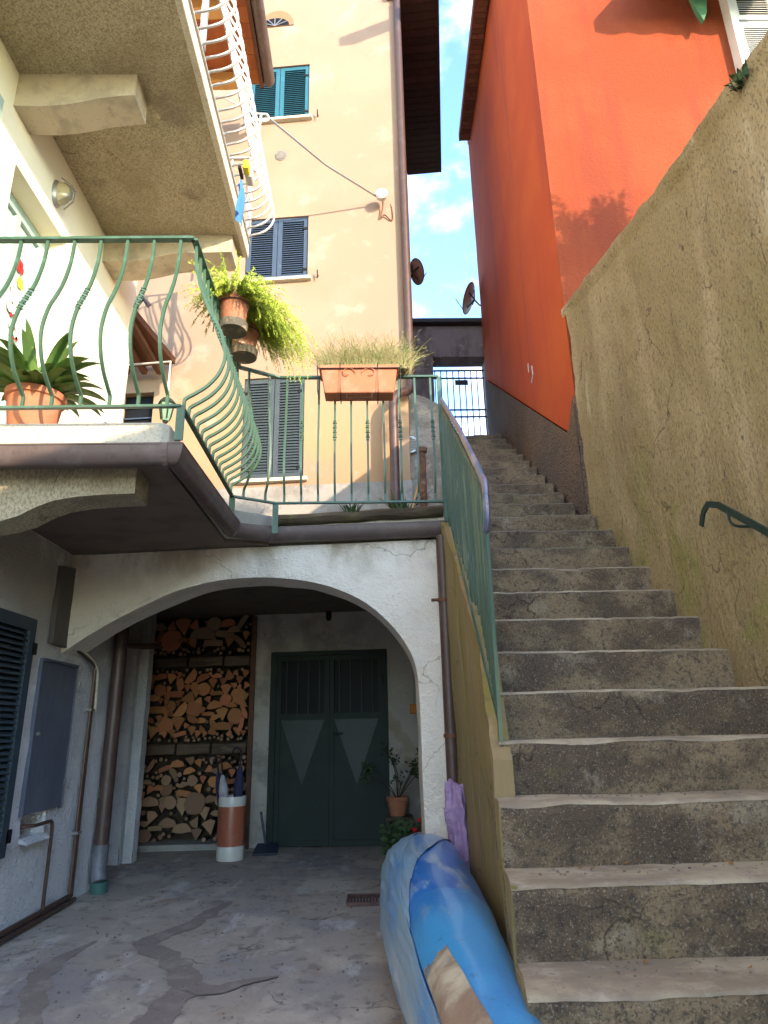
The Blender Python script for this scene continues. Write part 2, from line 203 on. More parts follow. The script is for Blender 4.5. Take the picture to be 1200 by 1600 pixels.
# ---------------------------------------------------------------- geometry helpers
class MB:
    def __init__(s): s.bm = bmesh.new()
    def v(s, p): return s.bm.verts.new(p)
    def f(s, vs):
        try: return s.bm.faces.new(vs)
        except ValueError: return None
    def box(s, lo, hi, rz=0, piv=None):
        (a, b, c), (d, e, f) = lo, hi
        vv = [(a, b, c), (d, b, c), (d, e, c), (a, e, c), (a, b, f), (d, b, f), (d, e, f), (a, e, f)]
        if rz:
            pv = Vector(piv or ((a+d)/2, (b+e)/2, 0)); m = Matrix.Rotation(rz, 3, 'Z')
            vv = [m @ (Vector(p)-pv) + pv for p in vv]
        q = [s.v(p) for p in vv]
        for i in ((0, 3, 2, 1), (4, 5, 6, 7), (0, 1, 5, 4), (1, 2, 6, 5), (2, 3, 7, 6), (3, 0, 4, 7)): s.f([q[k] for k in i])
        return s
    def hexa(s, low, high):
        q = [s.v(p) for p in list(low)+list(high)]; n = len(low)
        s.f(q[:n][::-1]); s.f(q[n:])
        for i in range(n): s.f([q[i], q[(i+1) % n], q[n+(i+1) % n], q[n+i]])
        return s
    def tube(s, pts, r, n=8, cap=True, rs=None, flat=None, up=None):
        pts = [Vector(p) for p in pts]; rings = []
        ref = Vector(up) if up else None
        for i, p in enumerate(pts):
            if i == 0: d = pts[1]-p
            elif i == len(pts)-1: d = p-pts[-2]
            else: d = (pts[i+1]-p).normalized() + (p-pts[i-1]).normalized()
            if d.length < 1e-9: d = Vector((0, 0, 1))
            d.normalize()
            if ref is None: ref = Vector((0, 0, 1)) if abs(d.z) < .9 else Vector((1, 0, 0))
            a = d.cross(ref)
            if a.length < 1e-4: a = d.orthogonal()
            a.normalize(); b = a.cross(d).normalized()
            if not up: ref = b
            rr = rs[i] if rs else r
            ring = []
            for k in range(n):
                t = 2*math.pi*(k+.5)/n
                ra, rb = (rr, rr) if not flat else (flat[0], flat[1])
                if n == 4: ca, cb = (math.copysign(1, math.cos(t)), math.copysign(1, math.sin(t)))
                else: ca, cb = math.cos(t), math.sin(t)
                ring.append(s.v(p + a*ca*ra + b*cb*rb))
            rings.append(ring)
        for A, B in zip(rings, rings[1:]):
            for k in range(n): s.f([A[k], A[(k+1) % n], B[(k+1) % n], B[k]])
        if cap: s.f(rings[0][::-1]); s.f(rings[-1])
        return s
    def lathe(s, c, prof, n=24, ell=1.0):
        c = Vector(c); rings = []
        for r, z in prof: rings.append([s.v(c+Vector((r*math.cos(2*math.pi*k/n), ell*r*math.sin(2*math.pi*k/n), z))) for k in range(n)])
        for A, B in zip(rings, rings[1:]):
            for k in range(n): s.f([A[k], A[(k+1) % n], B[(k+1) % n], B[k]])
        s.f(rings[0][::-1]); s.f(rings[-1]); return s
    def prism(s, pts, d):
        """polygon of 3D points extruded by vector d"""
        d = Vector(d); a = [s.v(p) for p in pts]; b = [s.v(Vector(p)+d) for p in pts]; n = len(a)
        s.f(a); s.f(b[::-1])
        for i in range(n): s.f([a[i], b[i], b[(i+1) % n], a[(i+1) % n]])
        return s
    def strip(s, A, B):
        a = [s.v(p) for p in A]; b = [s.v(p) for p in B]
        for i in range(len(a)-1): s.f([a[i], a[i+1], b[i+1], b[i]])
        return s
    def grid(s, fn, nx, ny):
        g = [[s.v(fn(i/nx, j/ny)) for i in range(nx+1)] for j in range(ny+1)]
        for j in range(ny):
            for i in range(nx): s.f([g[j][i], g[j][i+1], g[j+1][i+1], g[j+1][i]])
        return g
    def build(s, name, m, parent=None, smooth=False, bevel=0, local=False):
        me = bpy.data.meshes.new(name)
        bmesh.ops.remove_doubles(s.bm, verts=s.bm.verts, dist=1e-5)
        bmesh.ops.recalc_face_normals(s.bm, faces=s.bm.faces)
        if bevel: bmesh.ops.bevel(s.bm, geom=[e for e in s.bm.edges if len(e.link_faces) == 2 and e.calc_face_angle(0) > .5], offset=bevel, segments=1, affect='EDGES', profile=.7)
        s.bm.to_mesh(me); s.bm.free(); me.materials.append(m)
        if smooth:
            for p in me.polygons: p.use_smooth = True
            try: me.set_sharp_from_angle(angle=math.radians(40))
            except Exception: pass
        return link(name, me, parent, local)
def wloc(o):
    v = Vector()
    while o: v = v+o.location; o = o.parent
    return v
def link(name, me, parent=None, local=False):
    o = bpy.data.objects.new(name, me); COL.objects.link(o)
    if parent is not None:
        o.parent = parent
        if not local: o.location = -wloc(parent)
    return o
def tag(o, label=None, cat=None, group=None, kind=None):
    if label: o['label'] = label
    if cat: o['category'] = cat
    if group: o['group'] = group
    if kind: o['kind'] = kind
    return o
def thing(name, label, cat, loc=(0, 0, 0), group=None):
    o = bpy.data.objects.new(name, None); COL.objects.link(o); o.location = loc; o.empty_display_size = .2
    return tag(o, label, cat, group)
def copy_tree(o, parent=None):
    c = o.copy(); COL.objects.link(c); c.parent = parent
    for ch in list(o.children): copy_tree(ch, c)
    return c
def nz(p, s=1.0, k=0): return noise.noise(Vector(p)*s + Vector((k*13.1, k*7.7, k*3.3)))
def smooth_path(P, n=6):
    P = [Vector(p) for p in P]; out = []
    for i in range(len(P)-1):
        p0 = P[max(i-1, 0)]; p1 = P[i]; p2 = P[i+1]; p3 = P[min(i+2, len(P)-1)]
        for k in range(n):
            t = k/n; out.append(.5*((2*p1)+(p2-p0)*t+(2*p0-5*p1+4*p2-p3)*t*t+(3*p1-p0-3*p2+p3)*t**3))
    out.append(P[-1]); return out
def lerp(a, b, t): return a+(b-a)*t
def interp(x, X, Y):
    if x <= X[0]: return Y[0]
    for i in range(len(X)-1):
        if x <= X[i+1]: return Y[i]+(Y[i+1]-Y[i])*(x-X[i])/(X[i+1]-X[i])
    return Y[-1]

# ================================================================ SETTING
g = MB(); g.grid(lambda u, v: (lerp(-400, 400, u), lerp(-400, 400, v), -.35), 8, 8)
tag(g.build('ground', m_ground), kind='structure')
g = MB(); g.grid(lambda u, v: (lerp(-3.1, .95, u), lerp(-7, 9.5, v), 0), 4, 8)
g.box((-3.12, -7.1, -.34), (.96, 9.52, -.03)); floor = tag(g.build('courtyard_floor', m_floor, smooth=True), kind='structure')
def ribbon(pix, wid, name='cement_patch', z=.004):
    A, B = [], []; P = smooth_path([hit(*p, z=z) for p in pix], 14)
    W = wid if isinstance(wid, (list, tuple)) else [wid]*len(pix)
    for i, p in enumerate(P):
        d = (P[min(i+1, len(P)-1)]-P[max(i-1, 0)]).normalized(); n = Vector((-d.y, d.x, 0))
        f = i/(len(P)-1)*(len(W)-1); k = min(int(f), len(W)-2); ww = lerp(W[k], W[k+1], f-k)
        ww *= .8; a = ww*(.9+.5*nz(p, 7)+.25*nz(p, 21)); b = ww*(.9+.5*nz(p, 8, 3)+.25*nz(p, 23, 2))
        A.append(p+n*a); B.append(p-n*b)
    m = MB(); m.strip(A, B); return m.build(name, m_patch, floor)
ribbon([(215, 1640), (262, 1570), (292, 1540), (268, 1500), (228, 1478), (250, 1462), (300, 1445), (330, 1425), (362, 1408)], [.13, .12, .12, .10, .10, .10, .09, .09, .03])
ribbon([(292, 1540), (340, 1545), (390, 1532), (436, 1524)], [.10, .09, .05, .012], z=.008)
ribbon([(35, 1660), (48, 1580), (60, 1530), (92, 1500), (150, 1470)], [.10, .08, .11, .07, .02])
grt = thing('drain_cover', 'small rusty brown metal drain cover set in the concrete floor beside the kayak', 'drain cover', (-.05, 5.8, 0))
gx0, gx1, gy0, gy1 = -.19, .08, 5.67, 5.95
g = MB(); g.box((gx0, gy0, .0), (gx1, gy0+.02, .028)); g.box((gx0, gy1-.02, .0), (gx1, gy1, .028)); g.box((gx0, gy0+.02, .0), (gx0+.02, gy1-.02, .028)); g.box((gx1-.02, gy0+.02, 0), (gx1, gy1-.02, .028)); g.build('frame', m_grate, grt)
for i in range(9): MB().box((gx0+.03+i*.024, gy0+.022, .0), (gx0+.045+i*.024, gy1-.022, .024)).build('slat', m_grate, grt)

# garden level behind the big wall
g = MB(); g.box((2.16, -6, -.3), (12, 5.14, 3.5)); tag(g.build('garden_terrace', m_ground), kind='structure')
# ================================================================ STAIRCASE
Y1, Z1, TR, RI = 2.034, .581, .271, .205
st = thing('stone_staircase', 'long worn concrete staircase climbing between the big brown wall and the green railing', 'staircase', (1.1, 2.0, 0))
def xl_at(y): return interp(y, [1.0, 2.03, 2.85, 3.5, 3.93, 5.0, 5.4, 9], [.36, .425, .505, .60, .64, .70, .80, .86])
def xo(y): return interp(y, [-1, 2.03, 2.85, 3.5, 3.93, 4.3, 5.0], [.23, .40, .485, .575, .57, .585, .575])
def step(k, y, z, x0, x1, depth, rise, mt, mr, seed):
    """riser + tread with a worn nosing"""
    def chip(x): return max(0, nz((x, seed, 3), 4.5)-.22)*.05+max(0, nz((x, seed, 9), 14)-.3)*.02
    def P(x, yy, zz, a): return Vector((x+.006*nz((x, yy, zz), 8, seed), yy+a*.6*nz((x*1.2, seed, 0), 2.0)+a*.45*nz((x, zz, seed), 9)+a*.35*nz((x, zz, seed), 24), zz+a*.45*nz((x*1.2, seed+5, 0), 2.0)+a*.25*nz((x, seed, 1), 12)))
    m = MB(); nx = 90
    rows = [(0, -rise-.01, 0), (0, -rise*.66, 0), (0, -rise*.33, .2), (0.0, -.032, .6), (.005, -.012, 1), (.018, -.002, 1), (.03, -.004, .6)]
    def rp(u, v):
        x = lerp(x0, x1, u); a, b, c = rows[round(v*6)]; q = P(x, y+a, z+b, .012); h = chip(x)*c; return q+Vector((0, h, -h*.6))
    m.grid(rp, nx, 6)
    # sides and back so that the block is solid
    m.box((x0+.03, y+.02, z-rise-.02), (x1-.012, y+depth+.05, z-.022))
    a = m.build('step', mr, st, smooth=True)
    tr = [(.003, -.0105, 1), (.008, -.003, 1), (.022, .0015, 1), (.05, .002, .2), (.15, .001, 0), (depth+.02, 0, 0)]; m = MB()
    def tp(u, v):
        a, b, c = tr[round(v*5)]; xl = x0 if k > 2 or seed > 20 else xo(y+max(0, a-.01))+.003; x = lerp(xl, x1, u); q = P(x, y+a, z+b, .012); h = chip(x)*c; return q+Vector((0, h, -h*.6))
    m.grid(tp, nx, 5); m.build('tread', mt, a, smooth=True)
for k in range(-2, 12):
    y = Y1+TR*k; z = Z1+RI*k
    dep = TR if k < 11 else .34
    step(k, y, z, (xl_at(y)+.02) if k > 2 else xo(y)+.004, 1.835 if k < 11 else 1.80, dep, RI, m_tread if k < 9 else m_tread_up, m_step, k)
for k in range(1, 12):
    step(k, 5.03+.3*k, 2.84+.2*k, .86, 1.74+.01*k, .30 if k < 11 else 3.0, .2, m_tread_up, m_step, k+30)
g = MB(); g.box((.8, 8.6, 2.5), (3.0, 13.5, 4.99)); g.box((.9, 5.2, 1.5), (1.72, 5.5, 2.6)); tag(g.build('upper_path', m_tread_up), kind='structure')

# side wall of the stairs (left flank)
sw = thing('stair_flank_wall', 'low mossy yellow brown plaster wall under the green stair railing', 'wall', (.55, 3.5, 0))
def ztop(y): return Z1+(y-Y1)/TR*RI+ (-.02)
def zflank(y):
    if y < 2.79: k = math.floor((y-Y1-.014)/TR+1e-6); return Z1+RI*k-.003
    return ztop(y)-.012*abs(nz((0, y, 0), 6))
yl = [Y1+.014+TR*k+e for k in range(-4, 3) for e in ((.0005,) if k == 2 else (.0005, .07, .13, .2, TR-.0005))]+[2.74, 2.7895, 2.791]+[2.85+i*.035 for i in range(62)]
m = MB(); NV = 34; gr = []
for j in range(NV+1):
    row = []
    for y in yl:
        zt = max(.05, zflank(y)); z = lerp(-.05, zt, j/NV); lean = .045*(1-j/NV)*interp(y, [2.0, 3.2], [0, 1])
        row.append(m.v((xo(y)+lean+.012*nz((y, z, 0), 3)+.006*nz((y, z, 1), 11), y, z)))
    gr.append(row)
for j in range(NV):
    for i in range(len(yl)-1): m.f([gr[j][i], gr[j][i+1], gr[j+1][i+1], gr[j+1][i]])
top = gr[-1]; XI = [xl_at(v.co.y)+.06 if v.co.y > 2.785 else v.co.x+.02 for v in top]
bk = [m.v((x, v.co.y, v.co.z-.003)) for x, v in zip(XI, top)]; bt = [m.v((x, v.co.y, -.05)) for x, v in zip(XI, top)]
for i in range(len(top)-1): m.f([top[i], top[i+1], bk[i+1], bk[i]]); m.f([bk[i], bk[i+1], bt[i+1], bt[i]])
m.build('plaster_face', m_side, sw, smooth=True)

# big right wall
bw = thing('big_retaining_wall', 'tall rough brown plaster wall along the right side of the stairs with a broken sloping top', 'wall', (1.9, 2, 0))
def wtop(y): return interp(y, [-6, 1.5, 2.17, 3.56, 5.2], [4.08, 4.12, 4.15, 4.44, 4.86])+.018*nz((0, y, 0), 5)+.012*nz((0, y, 2), 17)+.008*nz((0, y, 2), 40)+.012*nz((0, y, 9), 2)
m = MB()
def bf(u, v):
    y = lerp(-6, 5.24, u**.75); z = lerp(-.1, wtop(y), v); return (1.82+.02*nz((0, y, z), 1.3)+.012*nz((0, y, z), 5)+.005*nz((0, y, z), 18)-(.02 if v > .985 else 0), y, z)
gr = m.grid(bf, 190, 90)
tp = gr[-1]; bk = [m.v((2.16+.02*nz(v.co, 4), v.co.y, v.co.z-.03+.03*nz(v.co, 9))) for v in tp]; bb = [m.v((2.16, v.co.y, -.1)) for v in tp]
for i in range(len(tp)-1): m.f([tp[i], tp[i+1], bk[i+1], bk[i]]); m.f([bk[i], bk[i+1], bb[i+1], bb[i]])
m.f([gr[j][-1] for j in range(len(gr))]+[bk[-1], bb[-1]]); m.f([gr[j][0] for j in range(len(gr))][::-1]+[bb[0], bk[0]])
m.build('plaster_body', m_old, bw, smooth=True)
# little plants growing on the wall top
def tuft(name, c, n, h, m, lab, cat, spread=.05, wd=.006, droop=.3, grp=None, seed=1, kind='stuff'):
    rr = random.Random(seed); b = MB(); c = Vector(c)
    for i in range(n):
        a = rr.uniform(0, 6.28); r = spread*rr.random()**.6; p = c+Vector((r*math.cos(a), r*math.sin(a), 0)); hh = h*rr.uniform(.5, 1.1)
        d = Vector((math.cos(a), math.sin(a), 0))*hh*droop*rr.uniform(.3, 1.5); s = Vector((-math.sin(a), math.cos(a), 0))*wd
        p1 = p+Vector((0, 0, hh*.6))+d*.4; p2 = p+Vector((0, 0, hh*rr.uniform(.75, 1)))+d
        q = [b.v(p-s), b.v(p+s), b.v(p1+s), b.v(p1-s)]; b.f(q); t = b.v(p2); b.f([q[3], q[2], t])
    o = b.build(name, m); tag(o, lab, cat, grp); return o
p = hit(1163, 130, x=1.80)
tuft('weed_tuft', p, 90, .055, m_leafd, 'small green weed tuft growing near the top of the big brown wall', 'weed', .05, .008, .6, seed=4)
# right handrail
m_dgreen = mat('dark_green_iron', (.014, .035, .028), .5, [((.03, .06, .045), 20, .55, .7, .6)])
hr = thing('wall_handrail', 'short green iron handrail with a hooked end fixed to the big brown wall', 'handrail', (1.7, 3, 2))
P0 = [hit(1096, 822, x=1.735), hit(1099, 800, x=1.735), hit(1106, 788, x=1.735), hit(1122, 789, x=1.735), hit(1200, 832, x=1.735)]
Lst = P0[-1]+(P0[-1]-P0[-2])*2.2
MB().tube(P0[:-1]+[P0[-1], Lst], .02, 4, flat=(.017, .005), up=(1, 0, 0)).build('rail', m_dgreen, hr)
for s in (0, 1):
    a = lerp(P0[3], P0[4], .22)+(P0[4]-P0[3])*1.6*s
    pts = smooth_path([a, a+Vector((0, 0, -.055)), a+Vector((.02, -.02, -.085)), a+Vector((.09, -.03, -.09))], 4)
    MB().tube(pts, .007, 6).build('bracket', m_dgreen, hr)

# ================================================================ STAIR RAILING
sr = thing('stair_railing', 'weathered green flat bar railing beside the stairs with a curled worn handrail', 'railing', (.53, 3.0, 1.2))
def rb(t):  # line on the ground side of the railing
    y = lerp(2.87, 4.88, t); return Vector((interp(y, [2.7, 3.5, 4.9], [.515, .60, .63]), y, ztop(y)+.03))
def rt(t):
    y = lerp(2.8, 4.88, t); return Vector((interp(y, [2.7, 3.5, 4.9], [.515, .575, .62]), y, lerp(2.30, 3.77, t)))
hp = [rt(0)+Vector((0, .02, -.23)), rt(0)+Vector((0, -.02, -.20)), rt(0)+Vector((0, -.035, -.10)), rt(0)+Vector((0, -.03, -.03)), rt(0)+Vector((0, .02, .012)), rt(.05), rt(.5), rt(1)]
MB().tube(smooth_path(hp[:6], 5)+[rt(.5), rt(1.0)], .02, 8, flat=(.026, .015), up=(1, 0, 0)).build('handrail', m_hand, sr, smooth=True)
MB().tube([rt(.02)-Vector((0, 0, .06)), rt(1)-Vector((0, 0, .06))], .01, 4, flat=(.016, .004), up=(1, 0, 0)).build('rail', m_greenw, sr)
MB().tube([rb(0)+Vector((0, 0, .04)), rb(1)+Vector((0, 0, .04))], .01, 4, flat=(.016, .004), up=(1, 0, 0)).build('rail', m_greenw, sr)
for i in range(23):
    t = i/22; a = rb(t)+Vector((0, 0, .05 if i not in (0, 11, 22) else -.06)); b = rt(t)-Vector((0, 0, .055))
    b.y = a.y+ (b.y-a.y)*1.0
    wd = .016
    MB().tube([a, b], .01, 4, flat=(.013, .0075), up=(1, 0, 0)).build('post' if i in (0, 11, 22) else 'bar', m_greenw, sr)
MB().tube(smooth_path([rt(0)+Vector((0, .02, -.22)), rt(0)+Vector((0, .05, -.12)), rt(.06)+Vector((0, 0, -.07))], 4), .01, 6).build('scroll', m_greenw, sr)

# ================================================================ LEFT HOUSE
XW = -2.4
lh = thing('left_house', 'left house with whitewashed lower wall and sunlit cream upper wall behind the balcony', 'house', (-2.6, 3, 0))
# lower wall (z 0..2.66) with opening recesses; wall as grids around the cabinet recess
yb0, yb1 = 5.06, 5.66; zb0, zb1 = .74, 1.78; yr0, yr1 = 5.09, 5.45; zr0, zr1 = .58, .74
def lface(y0, y1, z0, z1, m):
    nx = max(2, int((y1-y0)/.07)); ny = max(2, int((z1-z0)/.07))
    m.grid(lambda u, v: (XW+.012*nz((0, lerp(y0, y1, u), lerp(z0, z1, v)), 3)+.007*nz((0, lerp(y0, y1, u), lerp(z0, z1, v)), 9), lerp(y0, y1, u), lerp(z0, z1, v)), nx, ny)
m = MB(); lface(-3, yr0, -.05, 2.655, m); lface(yr0, yr1, -.05, zr0, m); lface(yr0, yr1, zr1, 2.655, m); lface(yr1, 6.62, -.05, 2.655, m)
m.box((-2.62, yr0, zr0-.01), (-2.60, yr1, zr1+.01)); m.strip([(-2.39, yr0, zr0), (-2.39, yr1, zr0)], [(-2.62, yr0, zr0), (-2.62, yr1, zr0)]); m.strip([(-2.39, yr0, zr1), (-2.39, yr1, zr1)], [(-2.62, yr0, zr1), (-2.62, yr1, zr1)])
m.strip([(-2.39, yr1, zr0), (-2.39, yr1, zr1)], [(-2.62, yr1, zr0), (-2.62, yr1, zr1)])
m.box((-2.9, -3, -.05), (-2.63, 6.6, 2.655)); m.strip([(-2.4, 6.62, -.05), (-2.4, 6.62, 2.655)], [(-2.9, 6.62, -.05), (-2.9, 6.62, 2.655)])
m.build('lower_wall', m_lwall, lh, smooth=True)
MB().box((-2.9, -3, 2.656), (-2.401, 6.62, 2.889)).build('leak_filler', m_cream, lh)  # unseen box added to close the light leak between lower and upper wall
# sloped ledge under cabinet
MB().hexa([(-2.40, yr0, zr0-.02), (-2.34, yr0, zr0-.03), (-2.34, yr1, zr0-.03), (-2.40, yr1, zr0-.02)], [(-2.40, yr0, zr0+.01), (-2.35, yr0, zr0-.01), (-2.35, yr1, zr0-.01), (-2.40, yr1, zr0+.01)]).build('ledge', m_lwall, lh)
# cabinet door
cb = MB().box((-2.398, yb0, zb0), (-2.374, yb1, zb1)).build('cabinet_door', m_box, lh, bevel=.004)
m = MB(); 
for a, b in (((-2.40, yb0-.014, zb0-.01), (-2.370, yb0-.001, zb1+.02)), ((-2.40, yb1+.001, zb0-.01), (-2.370, yb1+.012, zb1+.02)), ((-2.40, yb0, zb1+.001), (-2.360, yb1, zb1+.02))): m.box(a, b)
m.build('cabinet_frame', m_box, cb)
MB().tube([(-2.374, yb0+.05, 1.27), (-2.355, yb0+.05, 1.27)], .012, 10).build('lock', m_steel, cb)
for z in (zb0+.12, zb1-.2): MB().tube([(-2.345, yb1+.006, z), (-2.345, yb1+.006, z+.08)], .008, 8).build('hinge', m_steel, cb)
# taupe flue panel
v = [hit(98, 884, x=-2.36), hit(126, 890, x=-2.36), hit(110, 1014, x=-2.36), hit(82, 1005, x=-2.36)]
MB().prism(v, (-.04, 0, 0)).build('flue_panel', m_vent, lh)
# lower shutter
def shutter(parent, O, U, W, H, m, nsl, fr=.055, th=.035, leaf='shutter', sl=None, tilt=.5, hinge=None, fr_m=None, solid=0.0):
    """one louvred leaf: O lower left corner, U unit vector along the width, outward normal from U x Z"""
    O = Vector(O); U = Vector(U).normalized(); Z = Vector((0, 0, 1)); Nn = U.cross(Z).normalized()
    def bx(u0, u1, z0, z1, n0, n1): return [O+U*u+Nn*n for u, n in ((u0, n0), (u1, n0), (u1, n1), (u0, n1))], z0, z1
    def add(b, *a):
        q, z0, z1 = bx(*a); b.hexa([p+Z*z0 for p in q], [p+Z*z1 for p in q])
    b = MB(); add(b, 0, fr, 0, H, 0, th); add(b, W-fr, W, 0, H, 0, th); add(b, fr, W-fr, 0, fr*1.3, 0, th); add(b, fr, W-fr, H-fr, H, 0, th)
    if solid: add(b, fr, W-fr, fr*1.3, fr*1.3+solid, .006, th-.008)
    o = b.build(leaf, m, parent)
    b = MB(); add(b, fr*.9, W-fr*.9, fr, H-fr*.9, -.004, .001); b.build('backing', m_glassd, o)
    z0 = fr*1.3+solid+.004; z1 = H-fr-.004; dz = (z1-z0)/nsl; me = None
    for i in range(nsl):
        if me is None:
            b = MB(); za = 0; q = [(fr, .004), (W-fr, .004), (W-fr, .004), (fr, .004)]
            lo = [O+U*fr+Nn*.006+Z*dz*.95, O+U*(W-fr)+Nn*.006+Z*dz*.95, O+U*(W-fr)+Nn*(th-.004)+Z*dz*.12, O+U*fr+Nn*(th-.004)+Z*dz*.12]
            b.hexa(lo, [p+Z*max(.004, dz*.16) for p in lo]); s = b.build('slat', m, o); me = s.data; base = s.location.copy(); s.location = base+Z*z0
        else:
            s = link('slat', me, o, True); s.location = base+Z*(z0+i*dz)
    return o
U = Vector((0, 1, 0))
s = shutter(lh, (-2.385, 3.98, .52), U, .84, 1.52, m_lshut, 34, fr=.085, th=.045)
for z in (1.80, .60): MB().box((-2.40, 4.80, z), (-2.34, 4.87, z+.08)).build('hinge', m_black, s)
m = MB(); m.box((-2.40, 4.83, .45), (-2.384, 4.90, 2.10)); m.box((-2.40, 3.0, 2.04), (-2.384, 4.828, 2.11)); m.build('window_surround', m_lwall, lh)
# upper wall, y to 6.1 with door opening (3.76..4.56, z 2.9..5.04)
m = MB(); X0, X1 = -2.8, -2.4
for a, b in (((X0, -3, 2.89), (X1, 2.3, 12.0)), ((X0, 3.1, 2.89), (X1, 3.74, 12.0)), ((X0, 4.56, 2.89), (X1, 6.10, 12.0)), ((X0, 3.74, 5.04), (X1, 4.56, 12)), ((X0, 2.3, 5.3), (X1, 3.1, 12)), ((X0, 2.3, 2.89), (X1, 3.1, 3.7))): m.box(a, b)
m.build('upper_wall', m_cream, lh)
dr = thing('balcony_door', 'pale green glazed balcony door with red and white flower stickers', 'door', (-2.6, 4.1, 2.9)); dr.parent = lh; dr.location = Vector((-2.6, 4.1, 2.9))-lh.location
for k in ('label', 'category'): del dr[k]
m = MB(); dx = -2.62
for a, b in (((dx, 3.74, 2.9), (dx+.06, 3.83, 5.04)), ((dx, 4.47, 2.9), (dx+.06, 4.56, 5.04)), ((dx, 3.83, 2.9), (dx+.06, 4.47, 3.02)), ((dx, 3.83, 4.94), (dx+.06, 4.47, 5.04)), ((dx, 4.12, 3.02), (dx+.06, 4.18, 4.94))): m.box(a, b)
dframe = m.build('frame', m_pframe, dr)
MB().box((dx+.02, 3.83, 3.02), (dx+.03, 4.12, 4.94)).build('pane', m_glassg, dr); MB().box((dx+.02, 4.18, 3.02), (dx+.03, 4.47, 4.94)).build('pane', m_glassg, dr)
def flower(c, r, mt, par, n=6):
    b = MB(); c = Vector(c)
    for k in range(n):
        a = 2*math.pi*k/n; q = c+Vector((0, math.cos(a), math.sin(a)))*r*.6
        ring = [q+Vector((0, math.cos(t)*r*.42, math.sin(t)*r*.42)) for t in [2*math.pi*j/8 for j in range(8)]]
        b.prism([p+Vector((.002*k, 0, 0)) for p in ring], (.003, 0, 0))
    return b.build('flower_sticker', mt, par)
for (yy, zz, r, mt) in ((4.30, 4.62, .06, m_redfl), (4.34, 4.50, .05, m_ylw), (4.28, 4.28, .09, m_cer_w), (4.36, 4.12, .08, m_cer_w), (4.30, 4.22, .045, m_redfl), (4.38, 4.08, .045, m_redfl), (4.26, 4.40, .05, m_cer_w)):
    flower((dx+.034, yy, zz), r, mt, dr)
wn = MB().box((-2.66, 2.3, 3.7), (-2.62, 3.1, 5.3)).build('window', m_glassd, lh)
s = shutter(lh, (-2.395, 3.08, 3.72), (0, .35, 0), .37, 1.55, m_gshut, 24, fr=.06, th=.03); s.data.materials[0] = m_pframe
# bulkhead lamp on that wall
c = hit(96, 303, x=-2.36); lp = thing('bulkhead_lamp', 'oval bulkhead wall lamp under the upper balcony beside the balcony door', 'lamp', c)
def oval(c, ry, rz, d, n=20, k=5):
    b = MB(); c = Vector(c); rings = []
    for j in range(k+1):
        t = j/k*math.pi/2; rings.append([b.v(c+Vector((d*math.sin(t), ry*math.cos(t)*math.cos(a)+1e-4*math.cos(a), rz*math.cos(t)*math.sin(a)+1e-4*math.sin(a)))) for a in [2*math.pi*i/n for i in range(n)]])
    for A, B in zip(rings, rings[1:]):
        for i in range(n): b.f([A[i], A[(i+1) % n], B[(i+1) % n], B[i]])
    b.f(rings[0][::-1]); return b
oval(c+Vector((-.04, 0, 0)), .075, .12, .05).build('base', m_steel, lp, smooth=True)
oval(c+Vector((-.01, 0, 0)), .06, .10, .09).build('glass', m_lampg, lp, smooth=True)
for a in (-.03, .0, .03): MB().tube([c+Vector((.01, a*1.6, -.11)), c+Vector((.085, a, -.05)), c+Vector((.09, a, .05)), c+Vector((.01, a*1.6, .11))], .006, 6).build('guard_bar', m_steel, lp)

# ================================================================ LOWER BALCONY + TERRACE SLAB
ZT, ZB = 2.90, 2.66
tb = thing('terrace_balcony', 'lower concrete balcony running from the left house round to the terrace over the arch', 'balcony', (-1.5, 4, 2.7))
PL = [(-2.4, 3.42), (-1.13, 3.42), (-1.09, 3.46), (-1.09, 4.98), (-.76, 5.21), (.62, 5.06), (.79, 5.06), (.79, 9.6), (-3.2, 9.6), (-3.2, 6.63), (-2.4, 6.63)]
MB().prism([(x, y, ZB+.03) for x, y in PL], (0, 0, ZT-ZB-.03)).build('slab', m_stone, tb, bevel=.008)
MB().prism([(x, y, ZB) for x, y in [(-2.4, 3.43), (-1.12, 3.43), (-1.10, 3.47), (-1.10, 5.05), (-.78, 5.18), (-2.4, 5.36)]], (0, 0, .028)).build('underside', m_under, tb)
def corbel(parent, prof, y0, y1, mt, seed=0):
    b = MB(); n = len(prof); A = [(x, y0, z) for x, z in prof]; b.prism(A, (0, y1-y0, 0)); return b.build('corbel', mt, parent)
low = [(x, z) for x, z in [(-2.4, 2.33), (-2.22, 2.335), (-2.06, 2.345), (-1.97, 2.36), (-1.88, 2.39), (-1.79, 2.44), (-1.70, 2.475), (-1.58, 2.495), (-1.44, 2.505), (-1.27, 2.51)]]
corbel(tb, [(-2.4, 2.659)]+low+[(-1.27, 2.659)], 3.50, 3.72, m_slab)
